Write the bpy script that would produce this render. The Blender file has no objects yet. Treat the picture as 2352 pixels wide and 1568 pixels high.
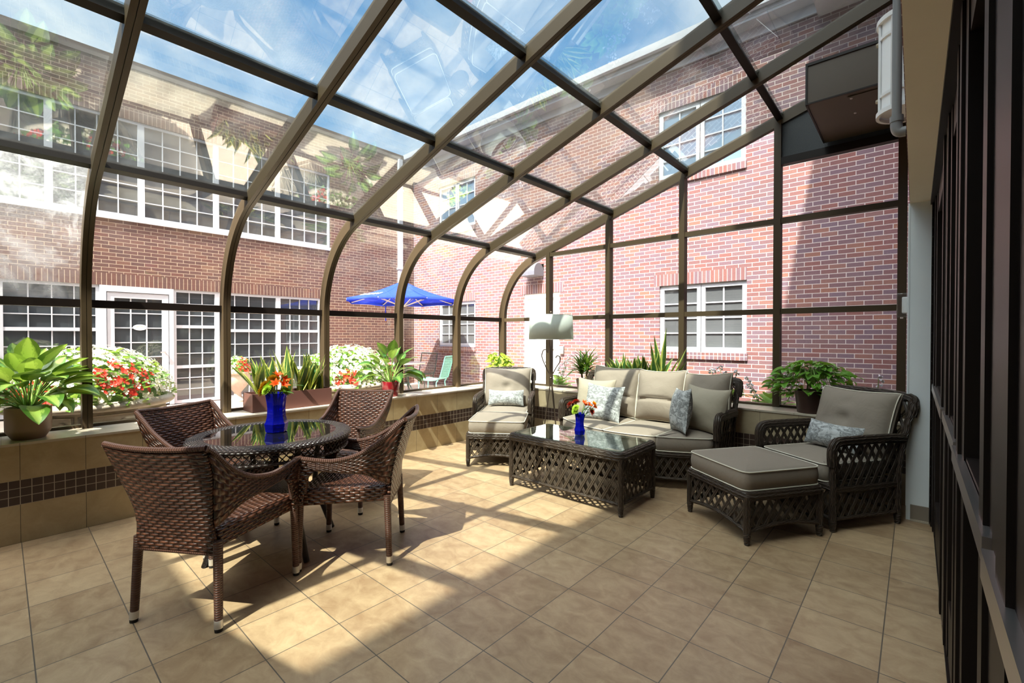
import bpy, math, random
from mathutils import Vector, Matrix
import mathutils.noise as mn
sc = bpy.context.scene
COL = sc.collection
R = math.radians
PI = math.pi
random.seed(7)

# ------------------------------------------------------------------ camera
CAM = Vector((4.3, 0.0, 1.3291))
cd = bpy.data.cameras.new('camera'); cam = bpy.data.objects.new('camera', cd); COL.objects.link(cam)
cd.sensor_width = 36.0
cd.lens = 1044.4 / 2352 * 36.0
cd.clip_start = 0.02; cd.clip_end = 300
cam.location = CAM
cam.rotation_euler = (PI / 2 - 0.0115, 0, 0.7258)
sc.camera = cam

# ------------------------------------------------------------------ colour management
sc.view_settings.view_transform = 'Standard'
sc.view_settings.look = 'None'
sc.view_settings.exposure = 1.15
sc.view_settings.gamma = 1.0
sc.view_settings.use_curve_mapping = False
cy = sc.cycles
cy.max_bounces = 10; cy.diffuse_bounces = 6; cy.glossy_bounces = 4; cy.transmission_bounces = 8
cy.transparent_max_bounces = 28
cy.sample_clamp_indirect = 6.0
cy.caustics_reflective = False; cy.caustics_refractive = False
cy.use_denoising = True
cy.denoiser = 'OPENIMAGEDENOISE'

# ------------------------------------------------------------------ sun
SUN = Vector((0.165, -0.64, 1.0)).normalized()
sl = bpy.data.lights.new('sun', 'SUN'); so = bpy.data.objects.new('sun', sl); COL.objects.link(so)
sl.energy = 10.5; sl.angle = R(0.53); sl.color = (1.0, 0.93, 0.80)
so.rotation_euler = SUN.to_track_quat('Z', 'Y').to_euler()
so.location = SUN * 30

# ------------------------------------------------------------------ world : blue sky with drifting cloud
wd = bpy.data.worlds.new('sky'); sc.world = wd; wd.use_nodes = True
nt = wd.node_tree; nt.nodes.clear()
def wn(t, **k):
    n = nt.nodes.new(t)
    for a, b in k.items(): setattr(n, a, b)
    return n
tc = wn('ShaderNodeTexCoord'); sx = wn('ShaderNodeSeparateXYZ')
nt.links.new(tc.outputs['Generated'], sx.inputs[0])
rz = wn('ShaderNodeValToRGB')
rz.color_ramp.elements[0].position = 0.0; rz.color_ramp.elements[0].color = (0.80, 0.88, 0.95, 1)
rz.color_ramp.elements[1].position = 0.75; rz.color_ramp.elements[1].color = (0.055, 0.25, 0.58, 1)
e = rz.color_ramp.elements.new(0.35); e.color = (0.20, 0.47, 0.80, 1)
nt.links.new(sx.outputs['Z'], rz.inputs[0])
# flat cloud layer: direction divided by height
ad = wn('ShaderNodeMath', operation='ADD'); ad.inputs[1].default_value = 0.25
mx = wn('ShaderNodeMath', operation='MAXIMUM'); mx.inputs[1].default_value = 0.0
nt.links.new(sx.outputs['Z'], mx.inputs[0]); nt.links.new(mx.outputs[0], ad.inputs[0])
dv = wn('ShaderNodeVectorMath', operation='DIVIDE')
cb = wn('ShaderNodeCombineXYZ')
for i in range(3): nt.links.new(ad.outputs[0], cb.inputs[i])
nt.links.new(tc.outputs['Generated'], dv.inputs[0]); nt.links.new(cb.outputs[0], dv.inputs[1])
ns = wn('ShaderNodeTexNoise'); ns.inputs['Scale'].default_value = 1.7; ns.inputs['Detail'].default_value = 8
ns.inputs['Roughness'].default_value = 0.58; ns.inputs['Distortion'].default_value = 0.7
mp = wn('ShaderNodeMapping'); mp.inputs['Location'].default_value = (2.4, 0.3, 0.0)
nt.links.new(dv.outputs[0], mp.inputs[0]); nt.links.new(mp.outputs[0], ns.inputs['Vector'])
cr = wn('ShaderNodeValToRGB'); cr.color_ramp.elements[0].position = 0.40; cr.color_ramp.elements[1].position = 0.70
nt.links.new(ns.outputs['Fac'], cr.inputs[0])
mc = wn('ShaderNodeMixRGB'); mc.inputs['Color2'].default_value = (0.95, 0.97, 1.0, 1)
nt.links.new(cr.outputs['Color'], mc.inputs['Fac']); nt.links.new(rz.outputs['Color'], mc.inputs['Color1'])
# unseen bright haze around the sun, added to the sky for fill
dt = wn('ShaderNodeVectorMath', operation='DOT_PRODUCT'); dt.inputs[1].default_value = SUN
nt.links.new(tc.outputs['Generated'], dt.inputs[0])
m0 = wn('ShaderNodeMath', operation='MAXIMUM'); m0.inputs[1].default_value = 0.0
nt.links.new(dt.outputs['Value'], m0.inputs[0])
pw = wn('ShaderNodeMath', operation='POWER'); pw.inputs[1].default_value = 8.0
nt.links.new(m0.outputs[0], pw.inputs[0])
ml = wn('ShaderNodeMath', operation='MULTIPLY'); ml.inputs[1].default_value = 11.0
nt.links.new(pw.outputs[0], ml.inputs[0])
gl = wn('ShaderNodeMixRGB', blend_type='ADD'); gl.inputs['Fac'].default_value = 1.0
gc = wn('ShaderNodeMixRGB', blend_type='MULTIPLY'); gc.inputs['Fac'].default_value = 1.0
gc.inputs['Color1'].default_value = (1.0, 0.97, 0.92, 1)
nt.links.new(ml.outputs[0], gc.inputs['Color2'])
nt.links.new(mc.outputs['Color'], gl.inputs['Color1']); nt.links.new(gc.outputs['Color'], gl.inputs['Color2'])
bg = wn('ShaderNodeBackground'); bg.inputs['Strength'].default_value = 1.15
wo = wn('ShaderNodeOutputWorld')
nt.links.new(gl.outputs['Color'], bg.inputs['Color']); nt.links.new(bg.outputs[0], wo.inputs[0])

# ================================================================== helpers
class MB:
    def __init__(s): s.v = []; s.f = []; s.u = []; s.m = []
    def add(s, vs, fs, us=None, m=0, M=None):
        o = len(s.v)
        vs = [Vector(p) for p in vs]
        if M is not None: vs = [M @ p for p in vs]
        s.v += vs
        for k, f in enumerate(fs):
            s.f.append(tuple(i + o for i in f)); s.m.append(m)
            if us is not None: s.u.append(us[k])
            else:
                P = [vs[i] for i in f]
                n = (P[1] - P[0]).cross(P[2] - P[0]) if len(P) < 4 else (P[2] - P[0]).cross(P[3] - P[1])
                a = [abs(c) for c in n]; i = a.index(max(a))
                if i == 0: s.u.append([(p.y, p.z) for p in P])
                elif i == 1: s.u.append([(p.x, p.z) for p in P])
                else: s.u.append([(p.x, p.y) for p in P])
        return s
    def box(s, a, b, m=0, M=None):
        x0, y0, z0 = [min(p, q) for p, q in zip(a, b)]; x1, y1, z1 = [max(p, q) for p, q in zip(a, b)]
        v = [(x0,y0,z0),(x1,y0,z0),(x1,y1,z0),(x0,y1,z0),(x0,y0,z1),(x1,y0,z1),(x1,y1,z1),(x0,y1,z1)]
        f = [(3,2,1,0),(4,5,6,7),(0,1,5,4),(1,2,6,5),(2,3,7,6),(3,0,4,7)]
        return s.add(v, f, None, m, M)
    def cbox(s, c, d, m=0, M=None):
        return s.box([c[i]-d[i]/2 for i in range(3)], [c[i]+d[i]/2 for i in range(3)], m, M)
    def sweep(s, path, prof, up=(0,0,1), closed=False, cap=True, m=0, M=None, scale=None, twist=0.0, k=None):
        """sweep a 2-D profile (side, up) along a path"""
        P = [Vector(p) for p in path]; n = len(P); pn = len(prof); up = Vector(up)
        vs = []; fs = []; us = []
        L = 0.0; per = [0.0]
        for i in range(pn):
            a, b = prof[i], prof[(i+1) % pn]; per.append(per[-1] + math.hypot(a[0]-b[0], a[1]-b[1]))
        lens = []
        for i in range(n):
            if i: L += (P[i]-P[i-1]).length
            lens.append(L)
            if closed: T = P[(i+1) % n] - P[i-1]
            else: T = P[min(i+1, n-1)] - P[max(i-1, 0)]
            T.normalize()
            sd = T.cross(up)
            if sd.length < 1e-4: sd = T.cross(Vector((0.3, 1, 0.1)))
            sd.normalize(); u2 = sd.cross(T)
            sc_ = 1.0 if scale is None else (scale[i] if hasattr(scale, '__len__') else scale)
            c, t = math.cos(twist*L), math.sin(twist*L)
            for (a, b) in prof:
                a2, b2 = a*c - b*t, a*t + b*c
                vs.append(P[i] + sd*(a2*sc_) + u2*(b2*sc_))
        rng = n if closed else n-1
        if closed: lens.append(L + (P[0]-P[-1]).length)
        for i in range(rng):
            i2 = (i+1) % n
            for j in range(pn):
                j2 = (j+1) % pn
                fs.append((i*pn+j, i*pn+j2, i2*pn+j2, i2*pn+j))
                us.append([(lens[i], per[j]), (lens[i], per[j+1]), (lens[i+1], per[j+1]), (lens[i+1], per[j])])
        if cap and not closed:
            fs.append(tuple(range(pn))[::-1]); us.append([prof[j] for j in range(pn)][::-1])
            fs.append(tuple((n-1)*pn+j for j in range(pn))); us.append([prof[j] for j in range(pn)])
        return s.add(vs, fs, us, m, M)
    def tube(s, path, r, n=8, m=0, M=None, closed=False, up=(0,0,1), cap=True):
        pr = [(math.cos(2*PI*i/n), math.sin(2*PI*i/n)) for i in range(n)]
        if hasattr(r, '__len__'): return s.sweep(path, pr, up, closed, cap, m, M, scale=r)
        return s.sweep(path, [(a*r, b*r) for a, b in pr], up, closed, cap, m, M)
    def lathe(s, prof, n=24, c=(0,0,0), m=0, M=None, sq=1.0, ph=0.0):
        vs = []; fs = []; us = []; c = Vector(c); k = len(prof); L = [0.0]
        for i in range(1, k): L.append(L[-1] + math.hypot(prof[i][0]-prof[i-1][0], prof[i][1]-prof[i-1][1]))
        for j in range(n):
            a = 2*PI*j/n + ph
            for (r, z) in prof: vs.append(c + Vector((r*math.cos(a), r*math.sin(a)*sq, z)))
        rm = max(p[0] for p in prof)
        for j in range(n):
            j2 = (j+1) % n; u0, u1 = 2*PI*j/n*rm, 2*PI*(j+1)/n*rm
            for i in range(k-1):
                fs.append((j*k+i, j2*k+i, j2*k+i+1, j*k+i+1)); us.append([(u0, L[i]), (u1, L[i]), (u1, L[i+1]), (u0, L[i+1])])
        return s.add(vs, fs, us, m, M)
    def grid(s, fn, nu, nv, su=1.0, sv=1.0, m=0, M=None, wrap=False, uvfn=None):
        vs = []; fs = []; us = []
        for i in range(nu+1):
            for j in range(nv+1): vs.append(Vector(fn(i/nu, j/nv)))
        uf = uvfn or (lambda a, b: (a*su, b*sv))
        for i in range(nu):
            for j in range(nv):
                w = nv+1
                fs.append((i*w+j, (i+1)*w+j, (i+1)*w+j+1, i*w+j+1))
                us.append([uf(i/nu, j/nv), uf((i+1)/nu, j/nv), uf((i+1)/nu, (j+1)/nv), uf(i/nu, (j+1)/nv)])
        return s.add(vs, fs, us, m, M)
    def prism(s, pts, z0, z1, m=0, M=None, axis='z'):
        n = len(pts)
        def mk(p, z):
            if axis == 'z': return (p[0], p[1], z)
            if axis == 'y': return (p[0], z, p[1])
            return (z, p[0], p[1])
        vs = [mk(p, z0) for p in pts] + [mk(p, z1) for p in pts]
        fs = [(i, (i+1) % n, n+(i+1) % n, n+i) for i in range(n)] + [tuple(range(n))[::-1], tuple(range(n, 2*n))]
        return s.add(vs, fs, None, m, M)
    def strip_prism(s, outer, inner, y0, y1, m=0):
        """a curved bar: two (x,z) polylines of equal length, extruded in y"""
        n = len(outer); vs = []
        for y in (y0, y1):
            for p in outer: vs.append((p[0], y, p[1]))
            for p in inner: vs.append((p[0], y, p[1]))
        fs = []
        for i in range(n-1):
            o0, i0, o1, i1 = i, n+i, 2*n+i, 3*n+i
            fs += [(o0, o0+1, i0+1, i0), (o1+1, o1, i1, i1+1), (o0+1, o0, o1, o1+1), (i0, i0+1, i1+1, i1)]
        fs += [(0, n, 3*n, 2*n), (n-1, 3*n-1, 4*n-1, 2*n-1)]
        return s.add(vs, fs, None, m)
    def build(s, name, mats, parent=None, ang=40, flat=False):
        me = bpy.data.meshes.new(name)
        me.from_pydata([tuple(p) for p in s.v], [], s.f)
        ul = me.uv_layers.new(name='uv')
        fl = []
        for u in s.u:
            for a in u: fl += [a[0], a[1]]
        ul.data.foreach_set('uv', fl)
        if not isinstance(mats, (list, tuple)): mats = [mats]
        for mt in mats: me.materials.append(mt)
        if len(mats) > 1: me.polygons.foreach_set('material_index', s.m)
        if not flat:
            me.polygons.foreach_set('use_smooth', [True]*len(s.f))
            me.set_sharp_from_angle(angle=R(ang))
        me.update()
        o = bpy.data.objects.new(name, me); COL.objects.link(o)
        if parent is not None: o.parent = parent
        return o

def tag(o, label=None, cat=None, group=None, kind=None):
    if label: o['label'] = label
    if cat: o['category'] = cat
    if group: o['group'] = group
    if kind: o['kind'] = kind
    return o
def thing(name, label, cat, loc=(0,0,0), rz=0.0, group=None):
    o = bpy.data.objects.new(name, None); COL.objects.link(o)
    o.empty_display_size = 0.1
    o.location = loc; o.rotation_euler = (0, 0, rz)
    return tag(o, label, cat, group)
def struct(name, mb, mats, ang=40, parent=None):
    o = mb.build(name, mats, parent, ang)
    if parent is None: o['kind'] = 'structure'
    return o
def struct_empty(name, label=None, cat=None):
    o = bpy.data.objects.new(name, None); COL.objects.link(o); o['kind'] = 'structure'
    return tag(o, label, cat)
def dup(root, loc, rz, label, group=None):
    r = root.copy(); COL.objects.link(r); r.location = loc; r.rotation_euler = (0, 0, rz); r['label'] = label
    if group: r['group'] = group
    for ch in list(root.children):
        c = ch.copy(); COL.objects.link(c); c.parent = r
        for g in list(ch.children):
            d = g.copy(); COL.objects.link(d); d.parent = c
    return r
def solid(o, t, off=0.0):
    md = o.modifiers.new('solid', 'SOLIDIFY'); md.thickness = t; md.offset = off; return o
def bev(o, w, n=2):
    md = o.modifiers.new('bevel', 'BEVEL'); md.width = w; md.segments = n; md.limit_method = 'ANGLE'; md.angle_limit = R(40); return o
def lerp(a, b, t): return a + (b-a)*t
def interp(keys, x):
    for (x0, y0), (x1, y1) in zip(keys, keys[1:]):
        if x <= x1:
            t = 0 if x1 == x0 else max(0, min(1, (x-x0)/(x1-x0)))
            return lerp(y0, y1, t)
    return keys[-1][1]
def smooth_keys(keys, x):
    """catmull-rom through keys"""
    n = len(keys)
    for i in range(n-1):
        if x <= keys[i+1][0] or i == n-2:
            p = [keys[max(0, min(n-1, i+d))] for d in (-1, 0, 1, 2)]
            t = (x-p[1][0])/(p[2][0]-p[1][0]) if p[2][0] != p[1][0] else 0
            t = max(0, min(1, t)); y0, y1, y2, y3 = [q[1] for q in p]
            return 0.5*((2*y1)+(-y0+y2)*t+(2*y0-5*y1+4*y2-y3)*t*t+(-y0+3*y1-3*y2+y3)*t**3)
def curve_pts(keys, n):
    """smooth 3-D path through control points"""
    K = [Vector(k) for k in keys]; out = []
    m = len(K)
    for i in range(m-1):
        p0, p1, p2, p3 = K[max(0, i-1)], K[i], K[i+1], K[min(m-1, i+2)]
        for s_ in range(n):
            t = s_/n
            out.append(0.5*((2*p1)+(-p0+p2)*t+(2*p0-5*p1+4*p2-p3)*t*t+(-p0+3*p1-3*p2+p3)*t**3))
    out.append(K[-1]); return out
def round_poly(pts, r, n=5, closed=True):
    """round the corners of a 2-D/3-D polyline"""
    P = [Vector(p) for p in pts]; out = []; m = len(P)
    for i in range(m):
        if not closed and i in (0, m-1): out.append(P[i]); continue
        a, b, c = P[i-1], P[i], P[(i+1) % m]
        d1 = (a-b); d2 = (c-b); l = min(r, d1.length*.49, d2.length*.49)
        p, q = b + d1.normalized()*l, b + d2.normalized()*l
        for k in range(n+1):
            t = k/n; out.append(p*(1-t)**2 + b*2*t*(1-t) + q*t*t)
    return out

# ------------------------------------------------------------------ material helpers
class NM:
    def __init__(s, name):
        s.mat = bpy.data.materials.new(name); s.mat.use_nodes = True
        s.t = s.mat.node_tree; s.t.nodes.clear()
        s.out = s.n('ShaderNodeOutputMaterial')
    def n(s, t, ins=None, **k):
        x = s.t.nodes.new(t)
        for a, b in k.items(): setattr(x, a, b)
        for a, b in (ins or {}).items(): s.set(x, a, b)
        return x
    def set(s, x, a, b):
        i = x.inputs[a]
        if isinstance(b, bpy.types.NodeSocket): s.t.links.new(b, i)
        elif hasattr(b, 'outputs'): s.t.links.new(b.outputs[0], i)
        else:
            if i.type == 'RGBA' and len(b) == 3: b = (*b, 1)
            i.default_value = b
    def uv(s): return s.n('ShaderNodeTexCoord').outputs['UV']
    def obj(s): return s.n('ShaderNodeTexCoord').outputs['Object']
    def math(s, op, a, b=0.0, c=None):
        x = s.n('ShaderNodeMath', operation=op); s.set(x, 0, a); s.set(x, 1, b)
        if c is not None: s.set(x, 2, c)
        return x.outputs[0]
    def ramp(s, fac, els, const=False):
        x = s.n('ShaderNodeValToRGB'); r = x.color_ramp
        if const: r.interpolation = 'CONSTANT'
        while len(r.elements) < len(els): r.elements.new(0.5)
        for e_, (p, c) in zip(r.elements, els):
            e_.position = p; e_.color = (*c, 1) if len(c) == 3 else c
        s.set(x, 0, fac); return x.outputs['Color']
    def mix(s, fac, a, b, bt='MIX'):
        x = s.n('ShaderNodeMixRGB', blend_type=bt); s.set(x, 'Fac', fac); s.set(x, 'Color1', a); s.set(x, 'Color2', b); return x.outputs[0]
    def noise(s, vec, scale, det=4, rough=.5, dist=0.0):
        x = s.n('ShaderNodeTexNoise', {'Scale': scale, 'Detail': det, 'Roughness': rough, 'Distortion': dist})
        if vec is not None: s.set(x, 'Vector', vec)
        return x.outputs['Fac']
    def map(s, vec, loc=(0,0,0), rot=(0,0,0), scl=(1,1,1)):
        return s.n('ShaderNodeMapping', {'Vector': vec, 'Location': loc, 'Rotation': rot, 'Scale': scl}).outputs[0]
    def bump(s, h, st=.3, d=.01):
        return s.n('ShaderNodeBump', {'Height': h, 'Strength': st, 'Distance': d}).outputs[0]
    def pbsdf(s, col, rough=.5, spec=.5, metal=0.0, normal=None, **k):
        p = s.n('ShaderNodeBsdfPrincipled')
        s.set(p, 'Base Color', col); s.set(p, 'Roughness', rough); s.set(p, 'Specular IOR Level', spec); s.set(p, 'Metallic', metal)
        if normal is not None: s.set(p, 'Normal', normal)
        for a, b in k.items(): s.set(p, a.replace('_', ' '), b)
        return p.outputs[0]
    def done(s, sh):
        s.t.links.new(sh, s.out.inputs['Surface']); return s.mat
def simple(name, col, rough=.5, spec=.5, metal=0.0, nz=0.0, nscale=8.0, bump=0.0, bscale=200.0):
    k = NM(name)
    c = col
    if nz > 0:
        f = k.noise(k.obj(), nscale, 5)
        c = k.mix(f, tuple(x*(1-nz) for x in col), tuple(min(1, x*(1+nz)) for x in col))
    nrm = k.bump(k.noise(k.obj(), bscale, 3), bump, .004) if bump > 0 else None
    return k.done(k.pbsdf(c, rough, spec, metal, nrm))

def brick_mat(name, cols, mortar, bw=.2032, bh=.0677, mor=.0052, off=(0, 0), offset=.5, rot=False):
    k = NM(name); u = k.uv()
    u = k.map(u, (off[0], off[1], 0), (0, 0, PI/2 if rot else 0))
    b = k.n('ShaderNodeTexBrick', {'Vector': u, 'Color1': (0, 0, 0), 'Color2': (1, 1, 1), 'Mortar': (0, 0, 0), 'Scale': 1.0, 'Mortar Size': mor, 'Mortar Smooth': .15, 'Bias': 0.0, 'Brick Width': bw, 'Row Height': bh}, offset=offset, offset_frequency=2)
    c = k.ramp(b.outputs['Color'], cols)
    g = k.noise(u, 60.0, 5, .7); c = k.mix(k.math('MULTIPLY', g, .55), c, (0.05, .035, .035), 'MIX')
    sp = k.noise(u, 1.3, 4, .6); c = k.mix(k.math('MULTIPLY', k.math('SUBTRACT', sp, .35), .55), c, (0.11, .075, .06))
    mm = k.mix(k.noise(u, 30.0, 3), tuple(x*.82 for x in mortar), mortar)
    c = k.mix(b.outputs['Fac'], c, mm)
    h = k.math('SUBTRACT', k.math('MULTIPLY', g, .25), b.outputs['Fac'])
    return k.done(k.pbsdf(c, .85, .25, normal=k.bump(h, .5, .006)))
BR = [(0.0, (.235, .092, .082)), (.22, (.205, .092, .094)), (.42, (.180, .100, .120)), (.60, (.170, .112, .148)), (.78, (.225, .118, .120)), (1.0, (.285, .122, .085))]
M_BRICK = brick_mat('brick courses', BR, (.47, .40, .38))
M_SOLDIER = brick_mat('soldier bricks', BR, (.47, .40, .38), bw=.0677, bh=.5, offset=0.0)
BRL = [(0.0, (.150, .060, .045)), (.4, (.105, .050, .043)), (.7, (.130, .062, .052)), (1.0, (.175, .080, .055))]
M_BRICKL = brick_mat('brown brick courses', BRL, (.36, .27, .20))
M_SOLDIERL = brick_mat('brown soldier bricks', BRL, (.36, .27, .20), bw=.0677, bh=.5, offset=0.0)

def tile_mat(name, bw, bh, off, c0, c1, grout, mor, rough, stretch=(1, 1, 1), spec=.4, var=.10):
    k = NM(name); u = k.uv(); um = k.map(u, (off[0], off[1], 0))
    b = k.n('ShaderNodeTexBrick', {'Vector': um, 'Color1': (0, 0, 0), 'Color2': (1, 1, 1), 'Mortar': (.5, .5, .5), 'Scale': 1.0, 'Mortar Size': mor, 'Mortar Smooth': .1, 'Bias': 0.0, 'Brick Width': bw, 'Row Height': bh}, offset=0.0, offset_frequency=1)
    v = k.map(u, scl=stretch)
    f = k.noise(v, 7.0, 8, .62, .6); f2 = k.noise(v, 70.0, 6, .7)
    c = k.mix(k.ramp(f, [(.32, (0, 0, 0)), (.68, (1, 1, 1))]), c0, c1)
    c = k.mix(k.math('MULTIPLY', f2, .35), c, tuple(x*.62 for x in c0))
    c = k.mix(var*2, c, k.mix(b.outputs['Color'], tuple(x*.80 for x in c0), tuple(min(1, x*1.15) for x in c1)))
    c = k.mix(b.outputs['Fac'], c, grout)
    rg = k.math('ADD', k.math('MULTIPLY', f2, .18), rough)
    h = k.math('SUBTRACT', k.math('MULTIPLY', f2, .12), b.outputs['Fac'])
    return k.done(k.pbsdf(c, rg, spec, normal=k.bump(h, .25, .003)))
M_FLOOR = tile_mat('floor tile', .3145, .316, (-2.0, -1.347), (.325, .198, .108), (.58, .415, .245), (.13, .10, .075), .0024, .24, (1.3, 1.7, 1), var=.14)
M_KNEE = tile_mat('wall tile', .3103, 5.0, (-.08, 0), (.38, .285, .155), (.50, .40, .24), (.10, .075, .05), .0016, .38, (1, 1, 1), var=.08)
M_KNEEB = tile_mat('wall tile back', .3103, 5.0, (-.736, 0), (.36, .285, .175), (.46, .37, .24), (.14, .11, .08), .0016, .38, (1, 1, 1), var=.08)
M_MOS = tile_mat('mosaic tile', .0517, .05305, (-.08, -.2465), (.050, .032, .026), (.075, .045, .035), (.36, .31, .24), .0022, .25, var=.15)
M_SILL = tile_mat('sill tile', .3103, 5.0, (-.08, 0), (.50, .43, .33), (.60, .53, .42), (.2, .17, .13), .0016, .28, var=.05)

M_BRONZE = simple('bronze aluminium', (.066, .045, .024), .42, .32, 0.0, nz=.06, nscale=3)
M_BRONZE2 = simple('dark bronze aluminium', (.014, .009, .007), .45, .25, 0.0)
M_GROOVE = simple('groove shadow gap', (.02, .015, .01), .6)
M_WHITE = simple('white paint', (.80, .80, .80), .5, .4)
M_WHITEF = simple('white window frame', (.44, .45, .49), .4, .4)
M_JAMB = simple('white drywall', (.84, .88, .89), .7, .3, nz=.03)
M_SOFFIT = simple('cream drywall', (.90, .83, .70), .7, .3, nz=.03)
M_BASE = simple('taupe base', (.27, .22, .17), .5)

def glass_mat(name, tint=(.95, .975, .96), f0=.045, haze=0.0, hs=3.0, refl=(1, 1, 1)):
    k = NM(name)
    g = k.n('ShaderNodeNewGeometry')
    d = k.n('ShaderNodeVectorMath', operation='DOT_PRODUCT'); k.set(d, 0, g.outputs['Normal']); k.set(d, 1, g.outputs['Incoming'])
    c = k.math('SUBTRACT', 1.0, k.math('ABSOLUTE', d.outputs['Value']))
    f = k.math('ADD', k.math('MULTIPLY', k.math('POWER', c, 5.0), 1.0-f0), f0)
    tr = k.n('ShaderNodeBsdfTransparent', {'Color': tint})
    gs = k.n('ShaderNodeBsdfGlossy', {'Color': refl, 'Roughness': 0.0})
    m = k.n('ShaderNodeMixShader', {'Fac': f}); k.set(m, 1, tr.outputs[0]); k.set(m, 2, gs.outputs[0])
    sh = m.outputs[0]
    if haze > 0:
        v = k.obj()
        a = k.noise(v, hs, 6, .6, 1.2); b = k.noise(v, 90.0, 2, .5)
        h = k.ramp(a, [(.45, (0, 0, 0)), (.75, (1, 1, 1))])
        hz = k.math('MULTIPLY', k.math('ADD', k.math('MULTIPLY', h, .8), k.math('MULTIPLY', b, .35)), haze)
        df = k.n('ShaderNodeBsdfDiffuse', {'Color': (.85, .86, .86)})
        tl = k.n('ShaderNodeBsdfTranslucent', {'Color': (.85, .86, .86)})
        dm = k.n('ShaderNodeMixShader', {'Fac': .6}); k.set(dm, 1, df.outputs[0]); k.set(dm, 2, tl.outputs[0])
        m2 = k.n('ShaderNodeMixShader', {'Fac': hz}); k.set(m2, 1, sh); k.set(m2, 2, dm.outputs[0]); sh = m2.outputs[0]
    return k.done(sh)
M_GLASS = glass_mat('clear pane', tint=(.93, .945, .945), haze=.016, hs=2.0)
M_ROOFGL = glass_mat('roof pane', tint=(.67, .715, .715), f0=.17, haze=.05, hs=1.3)
M_OLDGL = glass_mat('fogged pane', haze=.42, hs=3.5)
M_TABLEGL = glass_mat('table glass', tint=(.80, .90, .86), f0=.09)

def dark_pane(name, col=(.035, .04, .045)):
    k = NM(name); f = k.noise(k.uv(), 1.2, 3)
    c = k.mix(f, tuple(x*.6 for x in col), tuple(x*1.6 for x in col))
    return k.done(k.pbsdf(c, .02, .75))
M_PANE = dark_pane('dark window pane')
M_PANEB = dark_pane('screened window pane', (.07, .075, .08))

# ================================================================== ROOM
YR = [.43 + .92*i for i in range(-3, 6)]          # rafter lines along the room
RY = YR[-1]; Y0 = YR[0]
SILL = .644
TA = math.tan(R(18)); CO, SI = math.cos(R(18)), math.sin(R(18))
def prof(off, x_end=4.26, z0=SILL, z_end=None):
    """wall > curved eave > roof slope, offset inward by off"""
    r = .977 - off; cx, cz = .572, 1.556
    p = [(cx - r, z0), (cx - r, 1.1), (cx - r, cz)]
    for i in range(1, 17):
        a = PI - R(72)*i/16; p.append((cx + r*math.cos(a), cz + r*math.sin(a)))
    x, z = p[-1]
    for i in range(1, 9):
        xx = lerp(x, x_end, i/8); p.append((xx, z + (xx-x)*TA))
    return p
def roof_z(x, off=0.0):
    return 1.556 + .977*CO - (off/CO) + (x - (.572 - .977*SI))*TA
# floor and ground
m = MB(); m.box((-.0, Y0-.2, -.12), (4.6, 4.73, 0.0)); struct('floor', m, M_FLOOR)
k = NM('patio concrete'); u = k.uv()
c = k.mix(k.noise(u, 3.0, 6, .65), (.52, .42, .33), (.66, .56, .45)); c = k.mix(k.math('MULTIPLY', k.noise(u, 90., 3), .3), c, (.3, .24, .2))
M_PATIO = k.done(k.pbsdf(c, .85, .2))
M_MULCH = simple('mulch bed', (.10, .065, .045), .95, .1, nz=.5, nscale=40, bump=.8, bscale=60)
m = MB(); m.box((-30, -40, -.25), (-.42, 8.6, -.03)); m.box((-.42, -40, -.25), (30, Y0-.25, -.03))
struct('ground', m, M_PATIO)
m = MB(); m.box((-.42, 5.1, -.25), (4.3, 8.0, .12)); struct('ground_bed', m, M_MULCH)
M_PAVER = brick_mat('pink pavers', [(0, (.48, .27, .24)), (.5, (.55, .34, .30)), (1, (.50, .30, .28))], (.55, .45, .40), bw=.2, bh=.1, mor=.006)
m = MB(); m.box((-6.6, 1.1, -.03), (-5.2, 4.4, -.012)); struct('ground_pavers', m, M_PAVER)

# knee walls
def knee(m, axis):
    a0, a1 = (Y0, 4.71+.30) if axis == 'x' else (-.40, 4.30)
    def q(d0, d1, z0, z1, mi):
        if axis == 'x': m.box((-d0, a0, z0), (-d1, a1, z1), mi)
        else: m.box((a0, 4.71+d1, z0), (a1, 4.71+d0, z1), mi)
    q(.0, .42, -.05, .2465, 0); q(.001, .42, .2465, .4057, 1); q(.0, .42, .4057, .628, 0); q(-.006, .42, .628, SILL, 2)
m = MB(); knee(m, 'x'); o = struct('wall_left', m, [M_KNEE, M_MOS, M_SILL])
m = MB()
for z0, z1, mi, d in ((-.05, .2465, 0, 0), (.2465, .4057, 1, .001), (.4057, .628, 0, 0), (.628, SILL, 2, -.006)):
    m.box((0.0, 4.71+d, z0), (4.26, 5.13, z1), mi)
struct('wall_back', m, [M_KNEEB, M_MOS, M_SILL])
m = MB(); m.box((-.42, Y0-.25, -.05), (4.4, Y0-.0, SILL)); struct('wall_front', m, M_KNEEB)

# rafters
for n_, y in enumerate(YR):
    m = MB(); O, I = prof(0), prof(.105)
    m.strip_prism(O, I, y-.029, y-.0018); m.strip_prism(O, I, y+.0018, y+.029)
    m.strip_prism(prof(.003), prof(.100), y-.0018, y+.0018, 1)
    tag(struct('trim_%d' % (n_+1), m, [M_BRONZE, M_GROOVE], 30), 'bronze curved-eave rafter, number %d from the near end' % (n_+1))
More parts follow.
